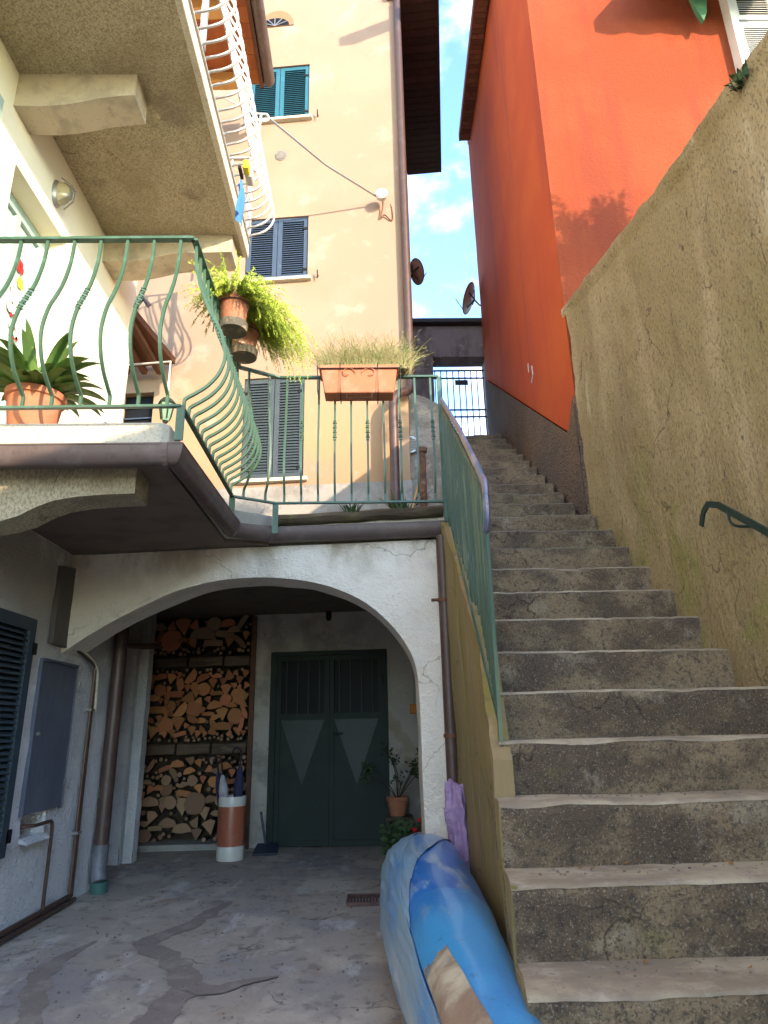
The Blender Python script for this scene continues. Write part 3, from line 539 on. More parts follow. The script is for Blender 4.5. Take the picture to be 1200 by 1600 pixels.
# ---- gutter
gt = thing('terrace_gutter', 'brown half round gutter running under the balcony edge and along the arch', 'gutter', (-1, 4, 2.7))
gp = [Vector(p) for p in ((-3.2, 3.35, 2.625), (-1.03, 3.36, 2.625), (-1.03, 4.96, 2.685), (-.735, 5.145, 2.69), (.67, 5.0, 2.680))]
def gut(pts, r=.062):
    b = MB(); n = 10; rings = []
    for i, p in enumerate(pts):
        d0 = (pts[i]-pts[i-1]).normalized() if i else None; d1 = (pts[i+1]-pts[i]).normalized() if i < len(pts)-1 else None
        if d0 is None: nn = Vector((d1.y, -d1.x, 0)); k = 1
        elif d1 is None: nn = Vector((d0.y, -d0.x, 0)); k = 1
        else:
            n0 = Vector((d0.y, -d0.x, 0)); n1 = Vector((d1.y, -d1.x, 0)); nn = (n0+n1).normalized(); k = 1/max(.3, nn.dot(n0))
        nn = nn.normalized()*k
        rings.append([b.v(p+nn*math.cos(t)*r+Vector((0, 0, 1))*math.sin(t)*r*1.75) for t in [math.pi+math.pi*j/n for j in range(n+1)]]+[b.v(p+nn*math.cos(t)*(r-.006)+Vector((0, 0, 1))*math.sin(t)*(r*1.75-.006)) for t in [2*math.pi-math.pi*j/n for j in range(n+1)]])
    for A, B in zip(rings, rings[1:]):
        m_ = len(A)
        for k2 in range(m_): b.f([A[k2], A[(k2+1) % m_], B[(k2+1) % m_], B[k2]])
    b.f(rings[0]); b.f(rings[-1][::-1]); return b
ga = MB(); gut([p+Vector((0, 0, .09)) for p in gp]).build('trough', m_gutter, gt, smooth=True)
for i in (1, 2, 3):
    d = (gp[i]-gp[i-1]).normalized(); gut([gp[i]+Vector((0, 0, .092))-d*.05, gp[i]+Vector((0, 0, .092))-d*.02], .066).build('joint', m_gutter, gt)
MB().tube([gp[0]+Vector((0, -.06, .092)), gp[1]+Vector((.06, -.06, .092)), gp[2]+Vector((.06, 0, .092)), gp[3]+Vector((.03, -.06, .092)), gp[4]+Vector((0, -.06, .092))], .007, 6).build('bead', m_gutter, gt)
# downpipe at the right of the arch
def pipe(name, lab, pts, r, mt, cat='downpipe', bands=(), n=14, bm=None):
    t = thing(name, lab, cat, pts[-1]); MB().tube(pts, r, n).build('pipe', mt, t, smooth=True)
    for p, d in bands: MB().tube([Vector(p)-Vector(d)*.012, Vector(p)+Vector(d)*.012], r*1.18, n).build('bracket', bm or mt, t)
    return t
px_, py_ = .575, 4.965
dp = pipe('arch_downpipe', 'dark brown round downpipe on the right edge of the arch wall', [(px_, py_, 2.66), (px_, py_, 0)], .046, m_pipeb, bands=[((px_, py_, 2.16), (0, 0, 1)), ((px_, py_, 1.2), (0, 0, 1)), ((px_, py_, .55), (0, 0, 1))], bm=m_rust)
MB().tube([(px_-.05, py_-.02, 2.16), (px_-.10, py_-.01, 2.16)], .012, 8).build('bracket', m_rust, dp)

# ================================================================ ARCH WALL
aw = thing('arch_wall', 'white roughcast wall with a wide low arch opening under the terrace', 'wall', (-.9, 5.2, 0))
AP = [(112, 1012), (150, 985), (200, 958), (270, 926), (340, 907), (420, 902), (500, 912), (560, 935), (600, 965), (632, 1002), (650, 1042), (656, 1100), (660, 1200), (665, 1310)]
ap = [hit(x, y, *ARCH) for x, y in AP]
ap[0] = Vector((-2.405, yA(-2.405), 1.87)); ap.append(Vector((ap[-1].x+.004, ap[-1].y, -.03)))
ap = smooth_path(ap, 5)
def ay(p, o): return Vector((p.x, yA(p.x, o), p.z))
TW = .36; XR = .66
m = MB(); nrow = 7
def bord(p):   # point on the wall's outer border facing the arch point
    if p.x > .36 or p.z < 1.5: return None
rows = []
cz = 1.2; cxx = -1.0
for i, p in enumerate(ap):
    d = Vector((p.x-cxx, 0, p.z-cz))
    if p.z < 1.69 and p.x > 0: q = Vector((XR, 0, p.z))
    else:
        s = min(((2.658-cz)/d.z) if d.z > 1e-3 else 9e9, ((XR-cxx)/d.x) if d.x > 1e-3 else 9e9, ((-2.41-cxx)/d.x) if d.x < -1e-3 else 9e9); q = Vector((cxx+d.x*s, 0, cz+d.z*s))
    rows.append(q)
ps = list(zip(ap, rows)); ins = []
for i in range(len(ps)-1):
    ins.append(ps[i]); a, b = ps[i][1], ps[i+1][1]
    if (abs(a.x-b.x) > 1e-3 and abs(a.z-b.z) > 1e-3):
        cx_ = -2.41 if a.x < -2 else XR; ins.append(((ps[i][0]+ps[i+1][0])/2, Vector((cx_, 0, 2.658))))
ins.append(ps[-1]); ps = ins
def dsp(x, z): return .012*nz((x, z, 0), 3)+.008*nz((x, z, 3), 9)
vr = []
for p, q in ps:
    r = []
    for j in range(nrow+1):
        t = j/nrow; x = lerp(p.x, q.x, t); z = lerp(p.z, q.z, t); r.append(m.v((x, yA(x, dsp(x, z)+(.006 if j == 0 else 0)), z)))
    vr.append(r)
for A, B in zip(vr, vr[1:]):
    for j in range(nrow): m.f([A[j], A[j+1], B[j+1], B[j]])
bk = [[r[0]]+[m.v((p.x+.01*nz((p.x, p.z, k), 4), yA(p.x, TW*k/4), p.z+.012*nz((p.x, k, p.z), 4))) for k in (1, 2, 3, 4)] for r, (p, q) in zip(vr, ps)]
for A, B in zip(bk, bk[1:]):
    for k in range(4): m.f([A[k], B[k], B[k+1], A[k+1]])
bq = [m.v((q.x, yA(q.x, TW), q.z)) for p, q in ps]
for i in range(len(ps)-1): m.f([bk[i][-1], bk[i+1][-1], bq[i+1], bq[i]]); m.f([vr[i][-1], bq[i], bq[i+1], vr[i+1][-1]])
m.build('arch_face', m_arch, aw, smooth=True)
# ================================================================ VAULTED ROOM behind
vr_ = thing('vaulted_porch', 'dim plastered porch room behind the arch holding the door and firewood', 'porch', (-1, 7, 0))
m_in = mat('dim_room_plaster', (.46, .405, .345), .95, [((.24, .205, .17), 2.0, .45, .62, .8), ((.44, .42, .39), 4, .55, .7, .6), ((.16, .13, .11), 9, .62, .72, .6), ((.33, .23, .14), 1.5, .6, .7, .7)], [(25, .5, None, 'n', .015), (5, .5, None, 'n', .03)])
def quadwall(name, P, mt, par, nx=30, ny=20, amp=.01, ax=(0, 1, 0)):
    b = MB(); P = [Vector(p) for p in P]; ax = Vector(ax)
    def f(u, v):
        p = lerp(lerp(P[0], P[1], u), lerp(P[3], P[2], u), v); return p+ax*amp*(nz(p, 3)+.6*nz(p, 10))
    b.grid(f, nx, ny); return b.build(name, mt, par, smooth=True)
dxl, dxr = -1.165, .195
quadwall('back_wall', [(dxr, yB(dxr), 0), (1.0, yB(1.0), 0), (1.0, yB(1.0), 2.66), (dxr, yB(dxr), 2.66)], m_in, vr_, 12, 30)
quadwall('back_wall', [(-1.42, yB(-1.42), 0), (dxl, yB(dxl), 0), (dxl, yB(dxl), 2.66), (-1.42, yB(-1.42), 2.66)], m_in, vr_, 6, 30)
quadwall('back_wall', [(dxl, yB(dxl), 2.19), (dxr, yB(dxr), 2.16), (dxr, yB(dxr), 2.66), (dxl, yB(dxl), 2.66)], m_in, vr_, 20, 6)
quadwall('niche_wall', [(-3.0, 9.35, 0), (-1.38, 9.1, 0), (-1.38, 9.1, 2.66), (-3.0, 9.35, 2.66)], m_in, vr_)
quadwall('niche_wall', [(-1.42, yB(-1.42), 0), (-1.42, 9.2, 0), (-1.42, 9.2, 2.66), (-1.42, yB(-1.42), 2.66)], m_in, vr_, 6, 20, .01, (1, 0, 0))
quadwall('side_wall', [(-2.9, 6.5, 0), (-2.9, 9.4, 0), (-2.9, 9.4, 2.66), (-2.9, 6.5, 2.66)], m_in, vr_, 20, 20, .01, (1, 0, 0))
quadwall('side_wall', [(.77, 5.2, 0), (.77, 8.4, 0), (.77, 8.4, 2.66), (.77, 5.2, 2.66)], m_in, vr_, 20, 20, .01, (1, 0, 0))
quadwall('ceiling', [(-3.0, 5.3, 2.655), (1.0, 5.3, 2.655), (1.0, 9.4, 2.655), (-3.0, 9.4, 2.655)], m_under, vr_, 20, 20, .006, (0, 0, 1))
# two pilasters left of the wood
m_pil = m_lwall
for (a, b, y0, y1, x0, x1) in ((165, 193, 7.62, 7.9, -2.73, -2.56), (196, 226, 7.70, 7.86, -2.55, -2.45)):
    bb = MB(); bb.grid(lambda u, v: (lerp(x0, x1, u), y0+.015*nz((u, v*9, x0), 2), v*2.65), 4, 40); bb.grid(lambda u, v: (x1+.012*nz((u, v*9, x1), 2), lerp(y0, y1, u), v*2.65), 4, 40)
    bb.grid(lambda u, v: (x0, lerp(y0, y1, u), v*2.65), 1, 4); bb.build('pilaster', m_pil, vr_, smooth=True)
MB().box((-1.40, 8.75, -.1), (1.2, 9.3, 2.655)).build('leak_blocker', m_under, vr_); MB().box((-3.2, 6.63, -.1), (-2.93, 9.5, 2.655)).build('leak_blocker', m_under, vr_); MB().box((-3.2, 9.4, -.1), (-1.4, 9.6, 2.655)).build('leak_blocker', m_under, vr_)  # unseen boxes added behind the room to keep light from leaking in
MB().box((-2.62, 7.35, 2.16), (-2.30, 7.69, 2.185)).build('shelf_board', m_wood, vr_)
MB().box((-2.78, 8.40, 0), (-1.42, 8.95, .062)).build('plinth', m_conc, vr_)
# left big downpipe
lpp = thing('corner_downpipe', 'thick brown downpipe with grey green foot in the left corner of the arch', 'downpipe', (-2.3, 6.45, 0))
p0 = Vector((-2.30, 6.42, 0)); 
MB().tube([(-2.315, 6.42, 2.62), (-2.315, 6.42, .34)], .062, 16).build('pipe', m_pipeb, lpp, smooth=True)
MB().tube(smooth_path([(-2.315, 6.42, .36), (-2.315, 6.41, .2), (-2.29, 6.38, .08), (-2.28, 6.37, .07)], 4), .068, 16).build('foot', m_lead, lpp, smooth=True)
MB().tube([(-2.28, 6.37, .085), (-2.28, 6.37, .0)], .072, 16).build('drain_collar', mat('green_collar', (.04, .12, .10), .5), lpp, smooth=True)
# thin pipes on the left wall
cp = thing('copper_pipes', 'thin brown copper pipes running down and along the foot of the left wall', 'pipe', (-2.35, 5.8, 0))
def X(px, py, x=-2.365): return hit(px, py, x=x)
def cpipe(pp, r=.013): MB().tube(pp, r, 8).build('pipe', m_copper, cp, smooth=True)
y6 = 5.98
cpipe(smooth_path([(-2.36, 5.55, 1.92), (-2.35, 5.8, 1.86), (-2.35, y6-.03, 1.82), (-2.355, y6, 1.76), (-2.36, y6, 1.3)], 4)+[Vector((-2.365, y6, .7)), Vector((-2.365, y6, .06))])
cpipe([(-2.362, y6+.045, 1.7), (-2.362, y6+.045, .05)], .009)
cpipe([(-2.36, y6, .06), (-2.36, 3.0, .06)], .020); cpipe([(-2.34, y6+.05, .03), (-2.335, 3.0, .03)], .016)
cpipe(smooth_path([(-2.50, 5.14, .66), (-2.36, 5.2, .66), (-2.355, 5.42, .66), (-2.352, 5.475, .65), (-2.35, 5.49, .60)], 4)+[Vector((-2.35, 5.49, .08))])
for z in (1.45, .5): MB().box((-2.4, y6-.025, z), (-2.343, y6+.06, z+.02)).build('clip', m_steel, cp)
MB().tube(smooth_path([(-2.37, 5.52, 1.96), (-2.35, 5.75, 1.90), (-2.345, 5.93, 1.84), (-2.345, 6.02, 1.74), (-2.35, 6.06, 1.45)], 5), .014, 10).build('cream_conduit', m_stone, cp, smooth=True)

# ================================================================ GREEN DOOR
gd = thing('metal_door', 'dark green double metal door with barred top panes in the dim porch', 'door', (-.48, 8.37, 0))
ub = Vector((1, -.12, 0)).normalized(); nb = Vector((-.12, -1, 0)).normalized()
O = Vector((dxl+.02, yB(dxl+.02), .01)); WD = 1.34/ub.x
def dbox(b, u0, u1, z0, z1, n0, n1):
    q = [O+ub*u+nb*n for u, n in ((u0, n0), (u1, n0), (u1, n1), (u0, n1))]; b.hexa([p+Vector((0, 0, z0)) for p in q], [p+Vector((0, 0, z1)) for p in q]); return b
HD = 2.13
b = MB(); dbox(b, -.04, .035, 0, HD+.04, -.05, .05); dbox(b, WD-.035, WD+.03, 0, HD+.04, -.05, .05); dbox(b, .035, WD-.035, HD-.01, HD+.04, -.05, .05); b.build('frame', m_door, gd)
hf = WD/2
for s in (0, 1):
    u0 = .038+s*(hf-.03); u1 = u0+hf-.034; fr = .055; zp = 1.44
    b = MB(); dbox(b, u0, u0+fr, .01, HD-.014, 0, .035); dbox(b, u1-fr, u1, .01, HD-.014, 0, .035); dbox(b, u0+fr, u1-fr, .01, .07, 0, .035); dbox(b, u0+fr, u1-fr, zp-.07, zp-.001, 0, .035); dbox(b, u0+fr, u1-fr, HD-.07, HD-.014, 0, .035)
    lf = b.build('door_leaf', m_door, gd)
    dbox(MB(), u0+fr*.6, u1-fr*.6, .06, zp-.06, .008, .016).build('lower_panel', m_door, lf)
    # raised V shape pressed in the sheet
    cx_ = (u0+u1)/2 + (.0); z0 = zp-.072
    q = [(u0+fr+.002, z0), (u1-fr-.002, z0), (cx_+.0, z0-.72)]
    MB().prism([O+ub*u+nb*.0165+Vector((0, 0, z)) for u, z in q], nb*.007).build('raised_panel', m_doorl, lf)
    dbox(MB(), u0+fr*.7, u1-fr*.7, zp-.01, HD-.05, -.01, -.005).build('pane', m_glassd, lf)
    for i in range(4):
        uu = lerp(u0+fr, u1-fr, (i+.5)/4); MB().tube([O+ub*uu+nb*.02+Vector((0, 0, zp-.02)), O+ub*uu+nb*.02+Vector((0, 0, HD-.05))], .008, 8).build('bar', m_doorl, lf)
    if s: 
        h = MB(); hz = 1.21; h.tube([O+ub*(u0+.05)+nb*.03+Vector((0, 0, hz)), O+ub*(u0+.05)+nb*.075+Vector((0, 0, hz))], .009, 8); h.tube([O+ub*(u0+.05)+nb*.072+Vector((0, 0, hz)), O+ub*(u0+.17)+nb*.072+Vector((0, 0, hz))], .009, 8); h.build('handle', m_black, lf)
    hz_u = u0-.006 if s == 0 else u1+.006
    for z in (.4, 1.75): MB().tube([O+ub*hz_u+nb*.045+Vector((0, 0, z)), O+ub*hz_u+nb*.045+Vector((0, 0, z+.12))], .012, 8).build('hinge', m_black, lf)
# porch lamp, junction box
c = hit(514, 952, *BACK); c += Vector((0, -.05, -.06)); lp = thing('porch_lamp', 'small dark lantern lamp on the wall above the green metal door', 'lamp', c)
MB().tube([c+Vector((0, .06, .10)), c+Vector((0, -.02, .10))], .035, 12).build('base', m_black, lp)
MB().lathe(c, [(.02, .09), (.035, .06), (.035, -.06), (.02, -.09)], 12).build('glass', m_glassd, lp, smooth=True)
MB().lathe(c, [(.045, .085), (.03, .105), (.01, .12)], 12).build('cap', m_black, lp)
c = hit(647, 1107, *BACK); jb = thing('junction_box', 'small orange square junction box on the porch wall right of the door', 'junction box', c)
MB().box(c+Vector((-.05, -.05, -.06)), c+Vector((.05, .02, .05))).build('cover', m_orange, jb, bevel=.006)
MB().tube([c+Vector((.0, -.01, .05)), c+Vector((.0, -.01, .5))], .008, 6).build('conduit', m_steel, jb)

# ================================================================ FIREWOOD
fy = lambda x: yB(x, .02)
def blob(kind, r, rr, n=14):
    """outline of a log's cut face, kinds: round, half, wedge, slab"""
    pts = []
    if kind == 'round': pts = [(math.cos(2*math.pi*i/n)*r*rr.uniform(.9, 1.06), math.sin(2*math.pi*i/n)*r*rr.uniform(.9, 1.06)) for i in range(n)]
    elif kind == 'half':
        pts = [(math.cos(math.pi*i/8)*r, math.sin(math.pi*i/8)*r*rr.uniform(.8, .92)-r*.35) for i in range(9)]+[(-r*.5, -r*.42), (0, -r*.46), (r*.5, -r*.42)]
    elif kind == 'wedge':
        a0 = 1.3; pts = [(0, -r*.85)]+[(math.sin(-a0/2+a0*i/6)*r*1.25, -r*.75+math.cos(-a0/2+a0*i/6)*r*1.55) for i in range(7)]
    else: pts = [(-r*1.2, -r*.35), (r*1.15, -r*.4), (r*1.2, r*.25), (r*.3, r*.42), (-r*1.1, r*.3)]
    return [(x+rr.uniform(-.05, .05)*r, y+rr.uniform(-.05, .05)*r) for x, y in pts]
def make_log(kind, seed, ends, length=.46):
    rr = random.Random(seed); prof = blob(kind, 1.0, rr)
    t = thing('firewood_log', 'x', 'firewood')
    def shell(mt, nm, y0, y1, k0, k1, par, cap):
        b = MB(); A = [b.v((x*k0, y0, z*k0)) for x, z in prof]; B = [b.v((x*k1, y1, z*k1)) for x, z in prof]
        for i in range(len(A)): b.f([A[i], B[i], B[(i+1) % len(A)], A[(i+1) % len(A)]])
        if cap: b.f(A)
        else: b.f(B[::-1])
        me = bpy.data.meshes.new(nm); bmesh.ops.recalc_face_normals(b.bm, faces=b.bm.faces); b.bm.to_mesh(me); b.bm.free(); me.materials.append(mt); return link(nm, me, par, True)
    shell(m_bark, 'bark', .12, length/.075*.9, 1.0, 1.0, t, False)
    shell(ends, 'cut_end', 0, .12, .955, 1.0, t, True)
    return t
protos = {}
for kd, sds in (('round', 3), ('half', 4), ('wedge', 4), ('slab', 2)):
    for s in range(sds):
        for e, me_ in (('o', m_logend), ('g', m_logend2)):
            protos[(kd, s, e)] = (make_log(kd, s*7+len(kd), me_))
used = set(); LOGS = []
rr = random.Random(3)
xl0, xr0 = -2.74, -1.455
def zone(z):
    """height band -> words and whether pale"""
    if z < .55: return 'bottom layer', 'g'
    if z < 1.0: return 'lower stack', 'm'
    if z < 2.08: return 'middle stack', 'o'
    return 'top layer', 'm'
placed = []
def fits(x, z, r, k=.77):
    for (a, b, q) in placed:
        if (a-x)**2+(b-z)**2 < ((r+q)*k)**2: return False
    return True
def put(kind, x, z, r, rot, lab=None):
    zn, e = zone(z); ee = e if e != 'm' else rr.choice('og')
    key = (kind, rr.randrange(3 if kind == 'round' else 4 if kind in ('half', 'wedge') else 2), ee); pr = protos[key]
    o = pr if key not in used else copy_tree(pr); used.add(key)
    o.location = (x, fy(x)+rr.uniform(-.035, .05), z); o.rotation_euler = (0, rot, 0); o.scale = (r, .075, r)
    shape = dict(round='round', half='half round', wedge='wedge shaped', slab='flat sided')[kind]; tone = 'orange brown' if ee == 'o' else 'greyish'
    big = 'thick ' if r > .075 else ''
    o['label'] = lab or f'{big}{shape} {tone} firewood log end in the {zn}'
    o['group'] = f'{big}{shape} {tone} logs in the {zn}'; LOGS.append(o)
m_billet = mat('weathered_billet', (.15, .10, .07), .9, [((.08, .05, .035), 7, .45, .62, .8, (.2, 1, 1)), ((.22, .16, .11), 14, .55, .7, .6, (.2, 1, 1))], [(30, .4, (.2, 1, 1), 'n', .01)])
# sideways billets (shelf layers)
for (zc_, xs) in ((1.075, (-2.70, -2.33, -1.90, -1.46)), (2.10, (-2.68, -2.25, -1.80, -1.46))):
    for a, b_ in zip(xs, xs[1:]):
        xm = (a+b_)/2; L_ = (b_-a)-.02; h = .065
        t = MB().hexa([(xm-L_/2, fy(xm-L_/2)-.02, zc_-h), (xm+L_/2, fy(xm+L_/2)-.03, zc_-h*.8), (xm+L_/2, fy(xm)+.2, zc_-h), (xm-L_/2, fy(xm)+.2, zc_-h)],
                  [(xm-L_/2, fy(xm-L_/2)+.0, zc_+h*.9), (xm+L_/2, fy(xm+L_/2)-.01, zc_+h*.9), (xm+L_/2, fy(xm)+.2, zc_+h), (xm-L_/2, fy(xm)+.2, zc_+h)]).build('split_billet', m_billet, bevel=.01)
        tag(t, f'{"left" if xm < -2.3 else "middle" if xm < -1.9 else "right"} flat billet lying sideways across the {"middle" if zc_ < 2 else "upper"} of the firewood stack', 'firewood', 'billets laid sideways in the firewood stack')
def band(z): return .99 < z < 1.16 or 2.02 < z < 2.18
for (zlo, zhi, rlo, rhi, tries, cap_) in ((.07, .55, .055, .11, 2500, 26), (.5, .98, .045, .08, 2500, 30), (1.20, 1.97, .048, .098, 9000, 88), (2.25, 2.62, .07, .14, 1500, 20)):
    cnt = 0
    for _ in range(tries):
        if cnt >= cap_: break
        r = rr.uniform(rlo, rhi)*(1 if _ < tries*.5 else .8); x = rr.uniform(xl0+r, xr0-r); z = zlo+r*.8+(zhi-zlo-r*1.2)*rr.random()
        if band(z-r*.6) or band(z+r*.6) or not fits(x, z, r): continue
        kd = rr.choice(['round', 'half', 'half', 'wedge', 'wedge', 'slab']) if r > .05 else 'wedge'
        placed.append((x, z, r)); cnt += 1; put(kd, x, z, r*1.18, rr.choice([0, rr.uniform(-.5, .5), rr.uniform(0, 6.28)]))
nbig = len(placed)
from collections import defaultdict
byl = defaultdict(list)
for o in LOGS: byl[o['label']].append(o)
ORD = 'first second third fourth fifth sixth seventh eighth ninth tenth eleventh twelfth thirteenth fourteenth fifteenth sixteenth seventeenth eighteenth nineteenth twentieth twenty-first twenty-second twenty-third twenty-fourth twenty-fifth twenty-sixth'.split()
for lb, os_ in byl.items():
    if len(os_) > 1:
        for i, o in enumerate(sorted(os_, key=lambda q: q.location.x)):
            o['label'] = ORD[i]+' '+lb.replace('firewood log end', 'log end from left') if i < 26 else lb+' beside the right post'
def make_stick():
    t = MB(); n = 8
    t.tube([(0, 0, 0), (0, 6, .0)], 1, n); me = bpy.data.meshes.new('bark'); t.bm.to_mesh(me); t.bm.free(); me.materials.append(m_bark)
    t = thing('firewood_stick', 'x', 'firewood'); link('bark', me, t, True)
    b = MB(); b.tube([(0, -.05, 0), (0, .05, 0)], .86, n); me = bpy.data.meshes.new('cut_end'); b.bm.to_mesh(me); b.bm.free(); me.materials.append(m_logend2); link('cut_end', me, t, True); return t
stp = make_stick(); first = True; ns = 0
for _ in range(60000):
    if ns > 130: break
    r = rr.uniform(.018, .034); x = rr.uniform(xl0+r, xr0-r)
    z = rr.choice([rr.uniform(.08, 1.0), rr.uniform(1.17, 2.03), rr.uniform(1.85, 2.05), rr.uniform(1.17, 1.4), rr.uniform(.45, 1.0), rr.uniform(2.2, 2.6)])
    if band(z-r*.5) or band(z+r*.5) or not fits(x, z, r, .86): continue
    placed.append((x, z, r)); o = stp if first else copy_tree(stp); first = False; ns += 1
    o.location = (x, fy(x)+rr.uniform(-.02, .06), z); o.scale = (r, .07, r)
    zn = zone(z)[0]; o['label'] = f'thin round stick end packed between logs in the {zn} of firewood'; o['group'] = f'thin sticks in the {zn}'
MB().box((-2.78, 8.78, .06), (-1.43, 8.9, 2.64)).build('back_logs', m_bark, vr_)
for k, o in protos.items():
    if k not in used:
        for c in list(o.children): bpy.data.objects.remove(c)
        bpy.data.objects.remove(o)
pst = MB().box((-1.44, yB(-1.4)-.07, 0), (-1.385, yB(-1.4)-.02, 2.63)).build('wooden_post', m_wood); tag(pst, 'thin brown wooden post holding the right edge of the firewood stack', 'post')

# ================================================================ UMBRELLA STAND
us = thing('umbrella_stand', 'tall ceramic umbrella stand banded cream and terracotta before the firewood', 'umbrella stand', (-1.47, 7.75, 0))
c = Vector((-1.465, 7.78, 0)); sr_ = .145
MB().lathe(c, [(sr_*.96, 0), (sr_, .015), (sr_, .12), (sr_*.985, .135)], 32).build('base_band', m_cer_w, us, smooth=True)
MB().lathe(c, [(sr_*.975, .135), (sr_*.985, .15), (sr_*.985, .50), (sr_*.975, .515)], 32).build('body', m_cer_r, us, smooth=True)
MB().lathe(c, [(sr_*.985, .515), (sr_, .53), (sr_, .595), (sr_*.97, .61), (sr_*.88, .605), (sr_*.86, .3)], 32).build('rim', m_cer_w, us, smooth=True)
def umbrella(off, lean, mt, lab, hook, h=1.0):
    o = thing('umbrella', lab, 'umbrella', c+Vector(off)); a = c+Vector(off)+Vector((0, 0, .2)); d = Vector((lean[0], lean[1], 1)).normalized()
    MB().tube([a, a+d*.3, a+d*(h*.5), a+d*(h*.62), a+d*(h*.66)], .03, 10, rs=[.012, .045, .052, .03, .014]).build('folded_canopy', mt, o, smooth=True)
    t = a+d*(h*.66); s = Vector((hook, 0, 0)).normalized()
    pts = [t, t+d*.10]+[t+d*.13+s*(.045-.045*math.cos(k*math.pi/6))+Vector((0, 0, .05*math.sin(k*math.pi/6))) for k in range(1, 8)]
    MB().tube(smooth_path(pts, 3), .0095, 8).build('handle', m_black, o, smooth=True)
umbrella((-.04, -.02, 0), (-.12, 0), m_umbl, 'pale folded umbrella leaning left in the ceramic stand', -1, .95)
umbrella((.05, -.03, 0), (.03, 0), m_umbd, 'navy folded umbrella standing upright in the ceramic stand', -1, 1.08)
umbrella((-.06, .05, 0), (-.2, .1), m_umbd, 'black folded umbrella at the back of the ceramic stand', -1, 1.0)
# dark dustpan
c2 = Vector((-1.13, 8.05, 0)); dpn = thing('dustpan', 'dark blue plastic dustpan on the floor between the umbrella stand and the door', 'dustpan', c2)
MB().hexa([c2+Vector(p) for p in ((-.13, -.1, 0), (.13, -.1, 0), (.11, .12, 0), (-.11, .12, 0))], [c2+Vector(p) for p in ((-.14, -.12, .02), (.14, -.12, .02), (.12, .14, .09), (-.12, .14, .09))]).build('pan', m_black_plast, dpn, bevel=.006)
MB().tube([c2+Vector((-.02, .12, .07)), c2+Vector((-.06, .17, .22)), c2+Vector((-.1, .2, .4))], .014, 8).build('handle', m_black_plast, dpn)

# ================================================================ POTS UNDER THE PORCH RIGHT
def leafy(parent, c, n, r, h, mt, sz, seed, name='foliage', flat=1.0, kind=None):
    rr = random.Random(seed); b = MB(); c = Vector(c)
    for i in range(n):
        a = rr.uniform(0, 6.28); q = rr.random()**.5*r; p = c+Vector((q*math.cos(a), q*math.sin(a)*flat, rr.uniform(0, h)))
        d = Vector((rr.uniform(-1, 1), rr.uniform(-1, 1), rr.uniform(-.5, .8))).normalized()*sz*rr.uniform(.6, 1.3); s = d.orthogonal().normalized()*sz*.32
        b.f([b.v(p), b.v(p+d*.5+s), b.v(p+d), b.v(p+d*.5-s)])
    o = b.build(name, mt, parent)
    if kind: o['kind'] = kind
    return o
def pot(c, r, h, mt, par, taper=.75, rim=.02, n=28):
    c = Vector(c); return MB().lathe(c, [(r*taper, 0), (r*.97, h-.05), (r*.97, h-.045), (r*1.07, h-.04), (r*1.07, h), (r*.93, h), (r*.9, h-.03), (.001, h-.035)], n).build('pot', mt, par, smooth=True)
c = Vector((.30, 7.95, .36)); t = thing('potted_shrub', 'small terracotta pot with a dark leafy branching shrub beside the metal door', 'potted plant', c)
pot(c, .115, .19, m_terra, t); rr5 = random.Random(5)
for k in range(9):
    a = rr5.uniform(-2.2, 2.2) if k else 0; l = rr5.uniform(.25, .5); e = c+Vector((math.sin(a)*l*.75-.05, rr5.uniform(-.1, .1), .2+l*rr5.uniform(.5, 1)))
    MB().tube(smooth_path([c+Vector((0, 0, .15)), lerp(c+Vector((0, 0, .2)), e, .5)+Vector((.03, 0, .03)), e], 4), .005, 5).build('stem', m_bark, t)
    leafy(t, e-Vector((0, 0, .05)), 22, .07, .12, m_leafd, .05, k, 'leaf_cluster')
stn = thing('plant_stand', 'low wooden stand under the potted shrub beside the door', 'plant stand', (.3, 7.95, 0))
MB().box((.16, 7.82, .325), (.46, 8.08, .358)).build('top', m_old_timber, stn)
for a in (.17, .42):
    for b_ in (7.83, 8.04): MB().box((a, b_, 0), (a+.03, b_+.03, .324)).build('leg', m_old_timber, stn)
c = Vector((.47, 6.3, .0)); t = thing('flower_planter', 'orange plastic planter with green leaves and a red flower at the foot of the arch', 'planter', c)
c = Vector((.30, 6.3, .0))
MB().hexa([c+Vector(p) for p in ((-.15, -.1, .0), (.2, -.1, .0), (.2, .1, .0), (-.15, .1, .0))], [c+Vector(p) for p in ((-.19, -.13, .20), (.24, -.13, .20), (.24, .13, .20), (-.19, .13, .20))]).build('box', m_orange, t, bevel=.008)
MB().box(c+Vector((-.17, -.11, .201)), c+Vector((.22, .11, .206))).build('soil', m_soil, t)
leafy(t, c+Vector((-.02, 0, .2)), 420, .17, .28, m_leafd, .06, 8)
for q in ((.12, -.05, .42), (.17, 0, .46), (.09, .02, .36), (.2, -.03, .37)):
    f = leafy(t, c+Vector(q)-Vector((0, 0, .03)), 14, .03, .05, m_redfl, .07, int(q[0]*100), 'flower')

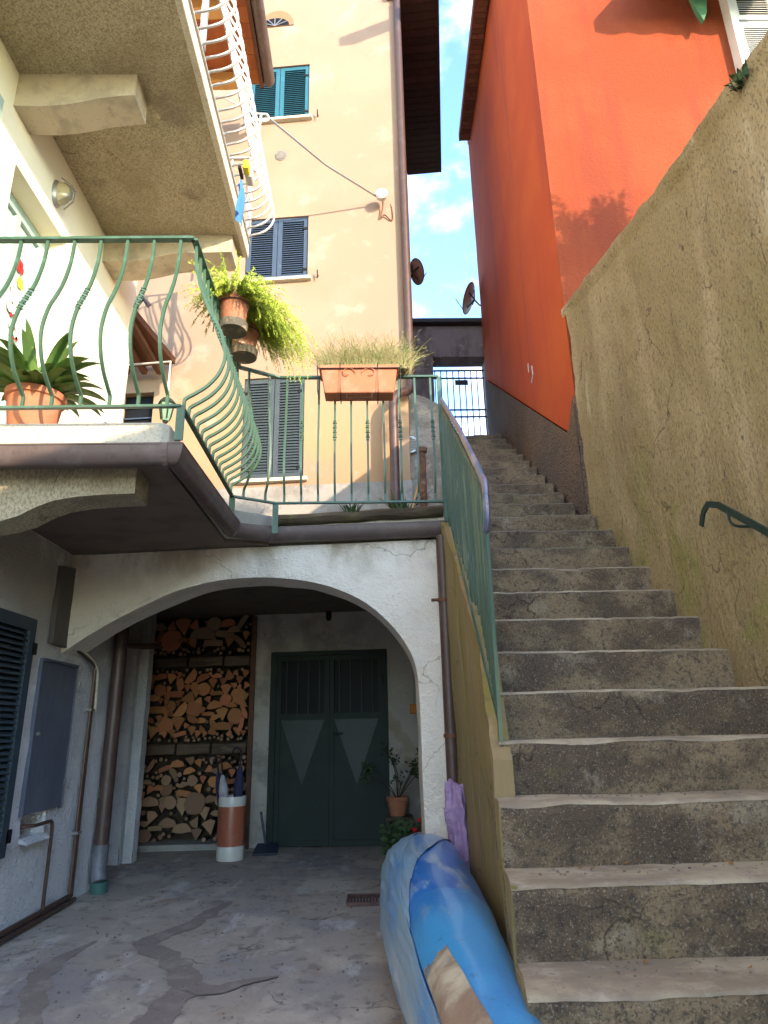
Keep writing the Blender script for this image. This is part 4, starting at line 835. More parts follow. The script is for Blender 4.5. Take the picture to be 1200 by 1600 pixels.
# ================================================================ KAYAK
ky = thing('kayak', 'blue kayak partly wrapped in clouded plastic lying against the stair wall', 'kayak', (.35, 3.5, 0))
KS = [(1.1, .37, .02, .33, .03), (1.3, .36, .07, .34, .10), (1.6, .34, .11, .35, .16), (2.0, .325, .14, .35, .21), (2.8, .325, .185, .335, .26), (3.5, .32, .235, .32, .285), (4.1, .315, .26, .32, .295), (4.5, .32, .255, .34, .285), (4.75, .335, .225, .35, .25), (4.93, .34, .16, .36, .175), (5.0, .345, .08, .37, .09)]
def ksec(y):
    Yv = [k[0] for k in KS]; return [interp(y, Yv, [k[i] for k in KS]) for i in range(1, 5)]
def kpt(y, a, off=0.0):
    """a: angle around the hull, 0 = right, 90 = up, 180 = left"""
    cx_, hw, cz_, hh = ksec(y); ca, sa = math.cos(a), math.sin(a); e = .8
    x = math.copysign(abs(ca)**e, ca)*(hw+off); z = math.copysign(abs(sa)**e, sa)*(hh+off)
    p = Vector((cx_+x, y, cz_+z+.0)); 
    wv = .010*nz((y*1.2, a*1.3, 0), 2)
    return p+Vector((ca, 0, sa))*wv
ys = [.9+i*(4.1/90) for i in range(91)]
def kpatch(name, y0, y1, a0, a1, mt, off, ny=40, na=24, thick=.004, wr=0.0, edge=.0, par=None):
    b = MB()
    def f(u, v):
        aa0 = a0(lerp(y0, y1, u)) if callable(a0) else a0; aa1 = a1(lerp(y0, y1, u)) if callable(a1) else a1
        a = lerp(aa0, aa1, v); y = lerp(y0, y1, u)+edge*(nz((a*3, 0, off), 1.5)+.5*nz((a*3, 1, off), 5))*(abs(u-.5)*2)**2
        return kpt(min(y, 4.999), a, off+wr*(nz((y*1.5, a*7, 5), 1.6)+.5*nz((y*3, a*14, 7), 1.5)))
    b.grid(f, ny, na); o = b.build(name, mt, par or ky, smooth=True); return o
R2 = math.radians
b = MB(); gk = b.grid(lambda u, v: kpt(lerp(1.1, 5.0, u), 2*math.pi*v), 90, 48); b.f([gk[j][0] for j in range(48)]); b.f([gk[j][-1] for j in range(48)][::-1]); hull = b.build('hull', m_kay, ky, smooth=True)
seam = lambda y: R2(interp(y, [1.1, 2.0, 2.6, 3.0, 3.5, 4.1, 4.6, 5.0], [150, 152, 150, 146, 134, 114, 98, 80]))
kpatch('plastic_wrap', 1.12, 4.995, seam, R2(215), m_wrap, .009, 90, 30, wr=.011)
kpatch('pale_panel', 1.12, 3.2, R2(-30), lambda y: seam(y)-.02, m_kay2, .004, 60, 24, edge=.03)
kpatch('brown_patch', 1.72, 2.52, lambda y: R2(interp(y, [1.72, 2.5], [94, 112])+5*nz((y*4, 0, 0), 1)), lambda y: seam(y)-.05, m_card, .009, 50, 40, edge=.07)
kpatch('white_streak', 3.0, 4.97, lambda y: seam(y)-R2(interp(y, [3.0, 3.6, 4.4, 4.97], [3, 16, 30, 60])), lambda y: seam(y)+.02, m_wrap, .008, 50, 14, wr=.008)
b = MB(); b.tube([kpt(1.2+i*.05, seam(1.2+i*.05), .016+.003*nz((i*.2, 0, 0), 3)) for i in range(75)], .0022, 6); b.build('seam', m_wrap, ky, smooth=True)
# lilac bag
bg_ = MB(); cb_ = Vector((.575, 4.72, .62))
def bagp(u, v):
    a = 2*math.pi*u; t = v*math.pi; r = math.sin(t)**.6*(1+.22*math.sin(a*5+v*4)*v+.1*math.sin(a*9-v*7)); p = Vector((math.cos(a)*.085*r, math.sin(a)*.09*r, -.27*math.cos(t)))
    p.x += .05*(1-v)-.03*v; p *= 1+.22*nz(p*1, 9)+.16*abs(nz(p, 20))+.06*nz(p, 45); return cb_+Vector((-.0, 0, 0))+p
bg_.grid(bagp, 70, 60); o = bg_.build('plastic_bag', m_purple, smooth=True); tag(o, 'crumpled lilac plastic bag wedged between kayak, downpipe and stair wall', 'bag')

# ================================================================ BALCONY + TERRACE RAILINGS
ZR0, ZR1 = 2.93, 4.02
PR = [(0, 0), (0, .055), (.012, .075), (.06, .105), (.12, .15), (.175, .22), (.205, .31), (.20, .40), (.165, .52), (.115, .62), (.065, .73), (.03, .84), (.008, .95), (0, 1.09)]
def bar_mesh(name, out, m, k=1.0, w=.008, H=1.09, prof=PR, twist=False):
    """bar standing at the origin, belly along +X"""
    b = MB(); P = smooth_path([(o*k, 0, z*H/1.09) for o, z in prof], 4); b.tube(P, w, 4, flat=(w, w), up=(0, 1, 0))
    if twist:
        for i in range(9):
            z = .50+i*.022; o_ = interp(z, [p[1] for p in prof], [p[0] for p in prof])*k
            b.box((o_-w*1.5, -w*1.5, z*H/1.09), (o_+w*1.5, w*1.5, z*H/1.09+.009), rz=.78*(i % 2))
    me = bpy.data.meshes.new(name); b.bm.to_mesh(me); b.bm.free(); me.materials.append(m); return me
me_a = bar_mesh('bar', 0, m_green, 1); me_t = bar_mesh('bar', 0, m_green, 1, twist=True)
me_b = bar_mesh('bar', 0, m_green, .34); me_bt = bar_mesh('bar', 0, m_green, .34, twist=True)
rl = thing('balcony_railing', 'green wrought iron railing with bellied bars round balcony and terrace', 'railing', (-1, 4, 2.9))
RP = [Vector((-3.0, 3.30, 0)), Vector((-.99, 3.29, 0)), Vector((-1.0, 4.76, 0)), Vector((-.70, 4.935, 0)), Vector((.605, 4.94, 0))]
def run(pts, z, w, h, name, m, par):
    for a, b_ in zip(pts, pts[1:]):
        MB().tube([a+Vector((0, 0, z)), b_+Vector((0, 0, z))], 1, 4, flat=(w, h), up=(0, 0, 1)).build(name, m, par)
run(RP, ZR1, .02, .008, 'top_rail', m_green, rl); run(RP, ZR0, .014, .007, 'bottom_rail', m_green, rl)
def bars(a, b_, sp, me1, me2, par, z, off=.0, n=None):
    d = (b_-a); L_ = d.length; d.normalize(); nn = Vector((d.y, -d.x, 0)); k = n or int(L_/sp)
    for i in range(k):
        t = (i+.5+off)/k*L_; o = link('bar', me2 if i % 2 else me1, par, True); o.location = a+d*t+Vector((0, 0, z))-wloc(par); o.rotation_euler = (0, 0, math.atan2(nn.y, nn.x))
bars(RP[0], RP[1], .155, me_a, me_t, rl, ZR0, n=13); bars(RP[1], RP[2], .1, me_a, me_t, rl, ZR0, n=14); bars(RP[2], RP[3], .1, me_a, me_b, rl, ZR0, n=2)
bars(RP[3], RP[4], .125, me_b, me_bt, rl, ZR0, n=10)
for c, dz in ((RP[1], .2), (RP[2], .2), (RP[3], .24)): MB().box((c.x-.022, c.y-.006, ZR0-dz), (c.x+.022, c.y+.006, ZR0)).build('post', m_green, rl)
MB().box((.595, 4.93, ZR0-.02), (.625, 4.955, ZR1+.0)).build('post', m_green, rl)
MB().box((.60, 4.93, ZR0-.16), (.63, 4.96, ZR0-.021)).build('post', m_green, rl)
MB().tube([(.62, 4.94, 3.72), (.66, 4.90, 3.74)], .012, 6).build('link', m_black, rl)
# the old timber on the terrace edge
b = MB(); 
def tim(u, v):
    a = 2*math.pi*v; x = lerp(-.73, .605, u); r = .046*(1+.15*nz((x*3, a, 0), 2)); return (x, yA(x, -.005)+math.cos(a)*r*1.2, 2.865+.02*u+math.sin(a)*r+.006*nz((x, 0, 0), 5))
gq = b.grid(tim, 50, 14); b.f([gq[j][0] for j in range(14)]); b.f([gq[j][-1] for j in range(14)][::-1])
tag(b.build('old_timber', m_old_timber, smooth=True), 'rough dark old timber beam lying along the terrace edge under the railing', 'beam')
m = MB(); m.hexa([(-1.06, 4.97, 2.78), (-.76, 5.17, 2.78), (-.78, 5.25, 2.78), (-1.08, 5.05, 2.78)], [(-1.06, 4.97, 2.90), (-.76, 5.17, 2.90), (-.78, 5.25, 2.90), (-1.08, 5.05, 2.90)]); m.build('kerb', m_conc, tb)
# weeds and stick on terrace
p = hit(638, 785, y=5.2)
tuft('terrace_weed', (.30, 5.4, 2.86), 60, .34, m_leafd, 'leafy green weed growing on the terrace behind the railing bars', 'weed', .05, .012, .5, seed=9)
tuft('timber_weed', (-.12, 5.13, 2.90), 40, .09, m_leafd, 'tiny green weed sprouting on the old timber beam', 'weed', .07, .006, .8, seed=10)
o = MB().tube([(.36, 5.15, 2.9), (.44, 5.3, 3.2)], .009, 6).build('wooden_stick', m_rafter); tag(o, 'thin pale wooden stick leaning on the terrace near the rusty pipe', 'stick')

# planter box on terrace railing
c = Vector((-.045, 4.87, 3.80)); t = thing('railing_planter', 'long terracotta planter box of dry grass hung on the terrace railing', 'planter', c)
MB().hexa([c+Vector(p) for p in ((-.275, -.085, 0), (.275, -.085, 0), (.275, .07, 0), (-.275, .07, 0))], [c+Vector(p) for p in ((-.305, -.105, .20), (.305, -.105, .20), (.305, .09, .20), (-.305, .09, .20))]).build('box', m_terra, t, bevel=.006)
MB().box(c+Vector((-.318, -.116, .200)), c+Vector((.318, .10, .235))).build('rim', m_terra, t, bevel=.005)
MB().box(c+Vector((-.3, -.09, .2355)), c+Vector((.3, .08, .239))).build('soil', m_soil, t)
def spir(cx_, s):
    return [c+Vector((cx_+s*.065*(1-k/16)*math.cos(k*.42), -.115-.0, .16+.05*(1-k/18)*math.sin(k*.42))) for k in range(14)]
for s, cx_ in ((1, -.09), (-1, .09)): MB().tube(spir(cx_, s), .004, 5).build('relief_scroll', m_terra, t)
hd = MB()
for x in (-.15, .15): hd.tube([c+Vector((x, .1, .24)), c+Vector((x, .06, .245)), c+Vector((x, -.12, .245)), c+Vector((x, -.11, -.01)), c+Vector((x, .09, -.01)), c+Vector((x, .09, .2))], .004, 5)
hd.tube([c+Vector((-.33, -.12, .20)), c+Vector((.33, -.12, .20))], .004, 5)
for x in (-.33, .33): hd.tube([c+Vector((x, -.12, .22)), c+Vector((x, -.10, .02)), c+Vector((x, .1, .02)), c+Vector((x, .1, .24))], .004, 5)
hd.tube([c+Vector((-.1, -.1, -.01)), c+Vector((-.1, -.09, -.05)), c+Vector((.1, -.09, -.05)), c+Vector((.1, -.1, -.01))], .004, 5)
hd.build('wire_holder', m_black, t)
def grassy(par, c, x0, x1, n, h, mt, seed, wd=.0022):
    rr = random.Random(seed); b = MB(); c = Vector(c)
    for i in range(n):
        x = rr.uniform(x0, x1); p = c+Vector((x, rr.uniform(-.07, .07), 0)); L_ = h*rr.uniform(.4, 1.1); a = rr.gauss(0, .55); ay_ = rr.gauss(0, .5)
        q0 = p; d = Vector((math.sin(a), math.sin(ay_)*.7, 1)).normalized()
        for s in range(3):
            q1 = q0+d*L_/3; sd = Vector((1, 0, 0))*wd*(1-.25*s); b.f([b.v(q0-sd), b.v(q0+sd), b.v(q1+sd*.7), b.v(q1-sd*.7)])
            q0 = q1; d = (d+Vector((a*.35, ay_*.2, -.28))).normalized()
            if rr.random() < .6:
                e = q0+Vector((rr.uniform(-1, 1), rr.uniform(-1, 1), rr.uniform(-.3, .7)))*.03; sd2 = Vector((0, 0, wd)); b.f([b.v(q0-sd2), b.v(q0+sd2), b.v(e)])
    o = b.build('foliage', mt, par); o['kind'] = 'stuff'; return o
grassy(t, c+Vector((0, 0, .23)), -.30, .42, 1500, .33, m_dry, 3)
# hanging pots with fern
def hangpot(c, r, h, lab, seed, fern):
    c = Vector(c); t = thing('hanging_pot', lab, 'potted plant', c, 'fern pots hung on the balcony railing')
    MB().lathe(c, [(r*.80, 0.02), (r*.96, h-.05), (r*1.06, h-.045), (r*1.06, h), (r*.93, h), (r*.9, h-.03), (.001, h-.03)], 24).build('pot', m_terrao, t, smooth=True)
    MB().lathe(c, [(r*.55, -.035), (r*.95, -.03), (r*1.02, .025), (r*.98, .03), (r*.9, .0), (r*.86, .018)], 24).build('saucer', m_saucer, t, smooth=True)
    MB().tube([c+Vector((r*1.09*math.cos(a), r*1.09*math.sin(a), h*.8)) for a in [2*math.pi*i/20 for i in range(21)]], .004, 5).build('hoop', m_black, t)
    MB().tube([c+Vector((-r*1.05, 0, h*.8)), c+Vector((-r*1.3, 0, h*.8+.03)), c+Vector((-r*1.35, 0, -.03))], .005, 5).build('hook', m_black, t)
    rr = random.Random(seed); b = MB()
    for (n, dirx, reach, drop, zo) in fern:
        for i in range(n):
            a = rr.uniform(0, 6.28); p = c+Vector((r*.5*math.cos(a), r*.5*math.sin(a), h-.02)); d = Vector((math.cos(a)*.9+dirx, math.sin(a)*.9, rr.uniform(.4, 1.5)+zo)).normalized(); L_ = reach*rr.uniform(.5, 1.1); sg = 12
            for s in range(sg):
                q = p+d*L_/sg; d = (d+Vector((0, 0, -drop*rr.uniform(.7, 1.2)))).normalized()
                for k in range(11):
                    e = Vector((rr.gauss(0, 1), rr.gauss(0, 1), rr.gauss(0, .8))).normalized(); o_ = p.lerp(q, rr.random()); l = rr.uniform(.016, .042)*(1.15-s/sg*.7); sd = e.orthogonal().normalized()*.0028
                    tip = o_+e*l; b.f([b.v(o_-sd), b.v(o_+sd), b.v(tip)])
                p = q
    f = b.build('fern_foliage', m_fern, t); f['kind'] = 'stuff'; return t
cA = hit(364, 512, y=3.98); cB = hit(381, 553, y=4.35)
hangpot(cA+Vector((0, 0, .0)), .098, .21, 'upper weathered terracotta pot with bright fern hung on the balcony railing corner', 3, [(150, .45, .36, .14, 0), (90, -.35, .34, .20, 0)])
hangpot(cB+Vector((0, 0, .0)), .10, .21, 'lower weathered terracotta pot with trailing bright fern below the other one', 4, [(190, 1.0, .50, .20, .6), (190, .9, .64, .30, .8)])

# big pot with strap leaves on the balcony
c = Vector((-1.98, 3.68, 2.885)); t = thing('strap_leaf_plant', 'terracotta pot with long arching dark green strap leaves on the lower balcony', 'potted plant', c)
pot(c, .158, .32, m_terra, t, .72); MB().lathe(c, [(.13, .286), (.001, .29)], 20).build('soil', m_soil, t)
rr = random.Random(11)
for i in range(80):
    a = rr.uniform(0, 6.28); L_ = rr.uniform(.22, .48); wd = rr.uniform(.028, .046); p = c+Vector((.05*math.cos(a), .05*math.sin(a), .29)); el_ = rr.uniform(.5, 1.45); d = Vector((math.cos(a)*math.cos(el_), math.sin(a)*math.cos(el_), math.sin(el_)))
    b = MB(); s = Vector((-math.sin(a), math.cos(a), 0)); L0 = []; n = 9
    for k in range(n+1):
        t_ = k/n; w_ = wd*min(1, .45+t_*1.6)*(1-t_**5)+.001; up = Vector((0, 0, w_*.35)); L0.append((p-s*w_+up, p.copy(), p+s*w_+up)); p = p+d*L_/n; d = (d+Vector((0, 0, -.16*rr.uniform(.7, 1.3)))).normalized()
    for A, B in zip(L0, L0[1:]):
        va = [b.v(q) for q in A]; vb = [b.v(q) for q in B]; b.f([va[0], va[1], vb[1], vb[0]]); b.f([va[1], va[2], vb[2], vb[1]])
    b.build('leaf', m_leaf, t, smooth=True)
# small plastic bag/white item beside the pot
b = MB(); cc = Vector((-1.62, 3.8, 2.98)); b.grid(lambda u, v: cc+Vector((math.cos(6.283*u)*.09*math.sin(v*3.14159), math.sin(6.283*u)*.07*math.sin(v*3.14159), -.1*math.cos(v*3.14159)))*(1+.2*nz((u*3, v*3, 0), 2)), 18, 14)
tag(b.build('watering_bag', mat('pale_grey_plastic', (.5, .5, .52), .3), smooth=True), 'pale grey plastic bag on the balcony floor right of the terracotta pot', 'bag')
# small green lantern
c = Vector((-2.0, 6.2, 4.18)); c = hit(260, 640, y=6.3); t = thing('green_lantern', 'small dark green carriage lantern hanging from a white arm behind the railing', 'lantern', c)
MB().lathe(c, [(.03, -.13), (.045, -.10), (.075, .06), (.07, .065)], 6).build('glass', mat('greenish_glass', (.16, .26, .18), .2), t)
MB().lathe(c, [(.095, .06), (.09, .075), (.05, .12), (.02, .14), (.015, .17)], 6).build('cap', m_door, t)
for k in range(6):
    a = math.pi*k/3; MB().tube([c+Vector((.047*math.cos(a), .047*math.sin(a), -.11)), c+Vector((.078*math.cos(a), .078*math.sin(a), .065))], .006, 4).build('rib', m_door, t)
MB().lathe(c, [(.008, -.165), (.02, -.15), (.034, -.13)], 8).build('finial', m_door, t)
MB().tube([c+Vector((0, 0, .16)), c+Vector((0, 0, .56)), c+Vector((-.75, .1, .56))], .012, 6).build('arm', m_white, t)

# ================================================================ UPPER BALCONY
ub_ = thing('upper_balcony', 'upper balcony slab with pebble dashed underside on the left house', 'balcony', (-1.8, 3.5, 5.7))
ZS = 5.69; XO = -1.125
m = MB(); m.grid(lambda u, v: (lerp(-2.4, XO-.05, u), lerp(1.2, 5.5, v), ZS+.006*nz((u*3, v*9, 0), 2)), 20, 60); m.build('soffit', m_slab, ub_, smooth=True)
MB().box((-2.4, 1.2, ZS+.008), (XO-.05, 5.5, ZS+.20)).build('slab', m_conc, ub_)
MB().box((XO-.049, 1.2, ZS-.012), (XO, 5.53, ZS+.17)).build('edge_strip', m_stone, ub_, bevel=.004)
MB().box((-2.4, 5.501, ZS-.01), (XO-.05, 5.53, ZS+.19)).build('edge_strip', m_stone, ub_)
def corb2(y0, y1, xt, zb):
    P = [(-2.4, ZS+.004), (-2.4, zb-.10), (-2.2, zb-.105), (-2.05, zb-.09), (-1.92, zb-.06), (-1.82, zb-.03), (-1.70, zb-.012), (xt, zb), (xt, ZS+.004)]
    return corbel(ub_, P, y0, y1, m_stone2)
m_stone2 = mat('corbel_stone', (.48, .40, .29), .93, [((.27, .23, .18), 5, .45, .65, .6), ((.20, .17, .13), 30, .58, .7, .5)], [(50, .4, None, 'n', .01)])
corb2(3.60, 3.84, -1.58, 5.50); corb2(5.22, 5.5, -1.22, 5.50)
# white railing
wr = thing('upper_railing', 'white wrought iron railing with bellied bars on the upper balcony', 'railing', (-1.1, 4, 5.8))
PW = [(0, 0), (.0, .03), (.02, .045), (.08, .06), (.15, .09), (.21, .15), (.245, .24), (.24, .34), (.20, .46), (.14, .58), (.09, .72), (.05, .86), (.01, .98), (0, 1.05)]
me_w = bar_mesh('bar', 0, m_white, 1, .0075, 1.09, PW)
WP = [Vector((XO+.005, 1.2, 0)), Vector((XO+.005, 5.50, 0)), Vector((-2.38, 5.50, 0))]
run(WP, 6.88, .018, .008, 'top_rail', m_white, wr); run(WP, 5.83, .012, .006, 'bottom_rail', m_white, wr)
bars(WP[0], WP[1], .13, me_w, me_w, wr, 5.83, n=40); bars(WP[1], WP[2], .13, me_w, me_w, wr, 5.83, n=9)
for y in (3.55, 5.47): MB().box((XO-.02, y-.02, 5.87), (XO+.02, y+.02, 6.90)).build('post', m_white, wr)
# clothes pegs, blue cloth
c = hit(375, 308, x=-.93); t = thing('blue_cloth', 'blue cloth hanging in the white upper railing', 'cloth', c)
MB().grid(lambda u, v: c+Vector((.02*math.sin(u*9), lerp(-.10, .10, u), lerp(-.16, .13, v)+.02*math.sin(u*7))), 12, 8); b = MB(); b.grid(lambda u, v: c+Vector((.02*math.sin(u*9)+.01*math.sin(v*5), lerp(-.09, .09, u)*(.6+.4*v), lerp(-.2, .12, 1-v))), 12, 8); b.build('drape', m_cloth, t, smooth=True)
c = hit(388, 270, x=-.93); t = thing('clothes_peg_bundle', 'yellow and white peg bundle clipped on the white upper railing', 'pegs', c)
MB().box(c+Vector((-.03, -.1, -.04)), c+Vector((.02, -.01, .04))).build('peg', m_ylw, t, bevel=.008)
MB().box(c+Vector((-.03, 0, -.03)), c+Vector((.03, .12, .05))).build('clip', m_white, t, bevel=.01); MB().box(c+Vector((-.06, -.12, -.07)), c+Vector((-.035, .0, -.045))).build('clip', m_black, t)
# clothes line post
t = thing('line_bracket', 'white steel bracket post carrying a cable beyond the upper railing', 'bracket', (-1, 5.6, 5.8))
a = hit(398, 268, y=5.75); b_ = hit(408, 178, y=5.75); LB = b_.copy()
MB().tube([a, b_], .014, 8).build('post', m_white, t); MB().tube(smooth_path([b_+Vector((-.4, -.1, .12)), b_+Vector((-.1, 0, .03)), b_, b_+Vector((.07, 0, -.01)), b_+Vector((.08, 0, -.09)), b_+Vector((.02, 0, -.11))], 5), .011, 8).build('hook', m_white, t)

# ================================================================ YELLOW HOUSE
yh = thing('yellow_house', 'tall sunlit pale yellow house with blue and teal shutters behind the terrace', 'house', (-1, 7, 2.9))
XR_ = .485; XL_ = -4.2; ZH = 12.6
wins = {}
def yw(px0, py0, px1, py1): a = hit(px0, py0, *YEL); b = hit(px1, py1, *YEL); return min(a.x, b.x), max(a.x, b.x), min(a.z, b.z), max(a.z, b.z)
uy = Vector((1, -.10, 0)).normalized(); ny_ = Vector((-.10, -1, 0)).normalized()
W1 = (-1.515, -.70, 9.03, 9.99); W2 = (-1.46, -.68, 6.50, 7.43); W3 = (-1.395, -.69, 3.90, 5.16); WS = (-2.83, -2.46, 4.62, 5.06)
holes = [W1, W2, W3, WS]
xs = sorted({XL_, XR_, *[w[0] for w in holes], *[w[1] for w in holes]}); zs = sorted({3.80, ZH, *[w[2] for w in holes], *[w[3] for w in holes]})
m = MB()
for a, b_ in zip(xs, xs[1:]):
    for z0, z1 in zip(zs, zs[1:]):
        if any(w[0]-1e-6 <= a and b_ <= w[1]+1e-6 and w[2]-1e-6 <= z0 and z1 <= w[3]+1e-6 for w in holes): continue
        m.strip([(a, yY(a), z0), (b_, yY(b_), z0)], [(a, yY(a), z1), (b_, yY(b_), z1)])
for x0, x1, z0, z1 in holes:   # reveals
    m.strip([(x0, yY(x0), z0), (x1, yY(x1), z0), (x1, yY(x1), z1), (x0, yY(x0), z1), (x0, yY(x0), z0)], [(x0, yY(x0)+.12, z0), (x1, yY(x1)+.12, z0), (x1, yY(x1)+.12, z1), (x0, yY(x0)+.12, z1), (x0, yY(x0)+.12, z0)])
# right side wall and back
V_ = Vector((.11, 1, 0)); 
m.strip([(XR_, yY(XR_), 2.8), (XR_+.36, yY(XR_)+3.2, 2.8)], [(XR_, yY(XR_), ZH), (XR_+.36, yY(XR_)+3.2, ZH)])
m.strip([(XR_+.36, yY(XR_)+3.2, 2.8), (XL_+.3, 10.4, 2.8)], [(XR_+.36, yY(XR_)+3.2, ZH), (XL_+.3, 10.4, ZH)])
m.strip([(XL_, yY(XL_), 3.8), (XL_+.3, 10.4, 3.8)], [(XL_, yY(XL_), ZH), (XL_+.3, 10.4, ZH)])
m.build('wall', m_yel, yh)
MB().hexa([(XL_, yY(XL_)-.03, 2.8), (XR_+.01, yY(XR_)-.03, 2.8), (XR_+.01, yY(XR_)+.3, 2.8), (XL_, yY(XL_)+.3, 2.8)], [(XL_, yY(XL_)-.03, 3.8), (XR_+.01, yY(XR_)-.03, 3.8), (XR_+.01, yY(XR_)+.3, 3.8), (XL_, yY(XL_)+.3, 3.8)]).build('plinth', m_conc, yh)
def yshut(W, mt, nsl, sill=True):
    x0, x1, z0, z1 = W; Wd = (x1-x0)/uy.x; 
    for s in (0, 1):
        Oo = Vector((x0, yY(x0), z0+.005))+ny_*(-.055)+uy*(Wd/2*s+(.004 if s else .004)); sh = shutter(yh, Oo, uy, Wd/2-.008, z1-z0-.01, mt, nsl, fr=.055, th=.032)
        uu = Wd/2-.075 if s else .01
        for zz in (.12, z1-z0-.20):
            p = Oo+uy*uu+ny_*.034+Vector((0, 0, zz)); MB().hexa([p, p+uy*.06, p+uy*.06+ny_*.008, p+ny_*.008], [q+Vector((0, 0, .03)) for q in (p, p+uy*.06, p+uy*.06+ny_*.008, p+ny_*.008)]).build('hinge', m_black, sh)
    if sill:
        p = Vector((x0-.05, yY(x0-.05), z0-.045)); q = p+uy*(Wd+.1); MB().hexa([p-ny_*.05, q-ny_*.05, q+ny_*.06, p+ny_*.06], [v+Vector((0, 0, .04)) for v in (p-ny_*.05, q-ny_*.05, q+ny_*.06, p+ny_*.06)]).build('sill', m_stone, yh)
yshut(W1, m_tshut, 24); yshut(W2, m_dshut, 24); yshut(W3, m_gshut, 32)
x0, x1, z0, z1 = WS
MB().hexa([(x0, yY(x0)+.10, z0), (x1, yY(x1)+.10, z0), (x1, yY(x1)+.12, z0), (x0, yY(x0)+.12, z0)], [(x0, yY(x0)+.10, z1), (x1, yY(x1)+.10, z1), (x1, yY(x1)+.12, z1), (x0, yY(x0)+.12, z1)]).build('window', m_glassd, yh)
for k in (1, 2): 
    zz = lerp(z0, z1, k/3); MB().tube([(x0, yY(x0)+.08, zz), (x1, yY(x1)+.08, zz)], .008, 4).build('glazing_bar', m_dshut, yh)
# arched attic window: recess built as a dark fan with frame
ca = hit(433, 42, *YEL); ra = .24
b = MB(); ring = [ca+uy*(ra*math.cos(t))+Vector((0, 0, ra*1.25*math.sin(t)))+ny_*.012 for t in [math.pi*i/14 for i in range(15)]]
b.prism(ring, ny_*(-.02)); aw_ = b.build('arched_window', mat('shaded_reveal', (.24, .15, .08), .9), yh)
ring = [ca+uy*(ra*.86*math.cos(t)-.03)+Vector((0, 0, ra*.62*math.sin(t)+.004))+ny_*.015 for t in [math.pi*i/14 for i in range(15)]]
b = MB(); b.prism(ring, ny_*(-.01)); b.build('pane', m_glassd, aw_)
for k in range(1, 6):
    t_ = math.pi*k/6; MB().tube([ca+ny_*.018-uy*.03, ca-uy*.03+uy*ra*.84*math.cos(t_)+Vector((0, 0, ra*.6*math.sin(t_)))+ny_*.018], .005, 4).build('glazing_bar', m_steel, aw_)
cv = hit(439, 243, *YEL); b = MB(); ring = [cv+uy*.075*math.cos(t)+Vector((0, 0, .085*math.sin(t)))+ny_*.008 for t in [2*math.pi*i/20 for i in range(20)]]; b.prism(ring, ny_*-.012); vn = b.build('round_vent', m_steel, yh)
for k in range(-3, 4):
    w_ = math.sqrt(max(0, .066**2-(k*.019)**2)); p = cv+Vector((0, 0, k*.019))+ny_*.010; MB().tube([p-uy*w_, p+uy*w_], .005, 4).build('slat', m_conc, vn)
for q in ((497, 182), (497, 432), (527, 330)):
    p = hit(*q, *YEL); b = MB(); b.tube([p, p+ny_*.06, p+ny_*.06+Vector((0, 0, .05))], .008, 5); b.tube([p+ny_*.05-Vector((0, 0, .06)), p+ny_*.05+Vector((0, 0, .03))], .007, 5)
    if q[0] != 527: b.build('shutter_hook', m_black, yh)
# eave on the right side of that house
def eave(name, P0, P1, wid, z, mt, par, boards=24, side=1, th=.05):
    P0 = Vector((*P0, z)); P1 = Vector((*P1, z)); d = (P1-P0); L_ = d.length; d.normalize(); nn = Vector((d.y, -d.x, 0))*side
    for i in range(boards):
        a = P0+d*(L_*i/boards+.004); b_ = P0+d*(L_*(i+1)/boards-.004)
        MB().hexa([a, b_, b_+nn*wid, a+nn*wid], [q+Vector((0, 0, th)) for q in (a, b_, b_+nn*wid, a+nn*wid)]).build('board', mt, par)
    a = P0+nn*wid; b_ = P1+nn*wid; MB().hexa([a, b_, b_+nn*.03, a+nn*.03], [q+Vector((0, 0, .16)) for q in (a, b_, b_+nn*.03, a+nn*.03)]).build('fascia', mt, par)
    a = P0+Vector((0, 0, th+.002)); b_ = P1+Vector((0, 0, th+.002)); MB().hexa([a-nn*.1, b_-nn*.1, b_+nn*wid, a+nn*wid], [q+Vector((0, 0, .1)) for q in (a-nn*.1, b_-nn*.1, b_+nn*wid, a+nn*wid)]).build('roof_deck', m_tile, par)
er = thing('roof_eave', 'dark brown timber roof eave overhanging the right side of the yellow house', 'roof', (.7, 8, 11)); er.parent = yh; er.location = Vector((.7, 8, 11))-yh.location
for k in ('label', 'category'): del er[k]
eave('eave', (.475, 6.72), (.84, 9.9), .60, 11.0, m_eave, er, 26)
MB().hexa([(XL_-.3, 7.1, ZH), (.5, 6.65, ZH), (.85, 10.2, ZH), (XL_, 10.8, ZH)], [(XL_-.3, 7.1, ZH+.1), (.5, 6.65, ZH+.1), (.85, 10.2, ZH+.6), (XL_, 10.8, ZH+.6)]).build('roof', m_tile, yh)
# corner downpipe
cx_, cy_ = XR_+.03, yY(XR_)-.06
t = thing('house_downpipe', 'dark brown downpipe down the right corner of the yellow house with an elbow', 'downpipe', (cx_, cy_, 2.9))
MB().tube([(cx_, cy_, 10.98), (cx_, cy_, 5.0)]+smooth_path([(cx_, cy_, 5.0), (cx_-.02, cy_-.02, 4.86), (cx_-.13, cy_-.10, 4.78), (cx_-.2, cy_-.14, 4.68), (cx_-.21, cy_-.15, 4.5)], 4)+[Vector((cx_-.21, cy_-.15, 2.88))], .05, 12).build('pipe', m_pipeb, t, smooth=True)
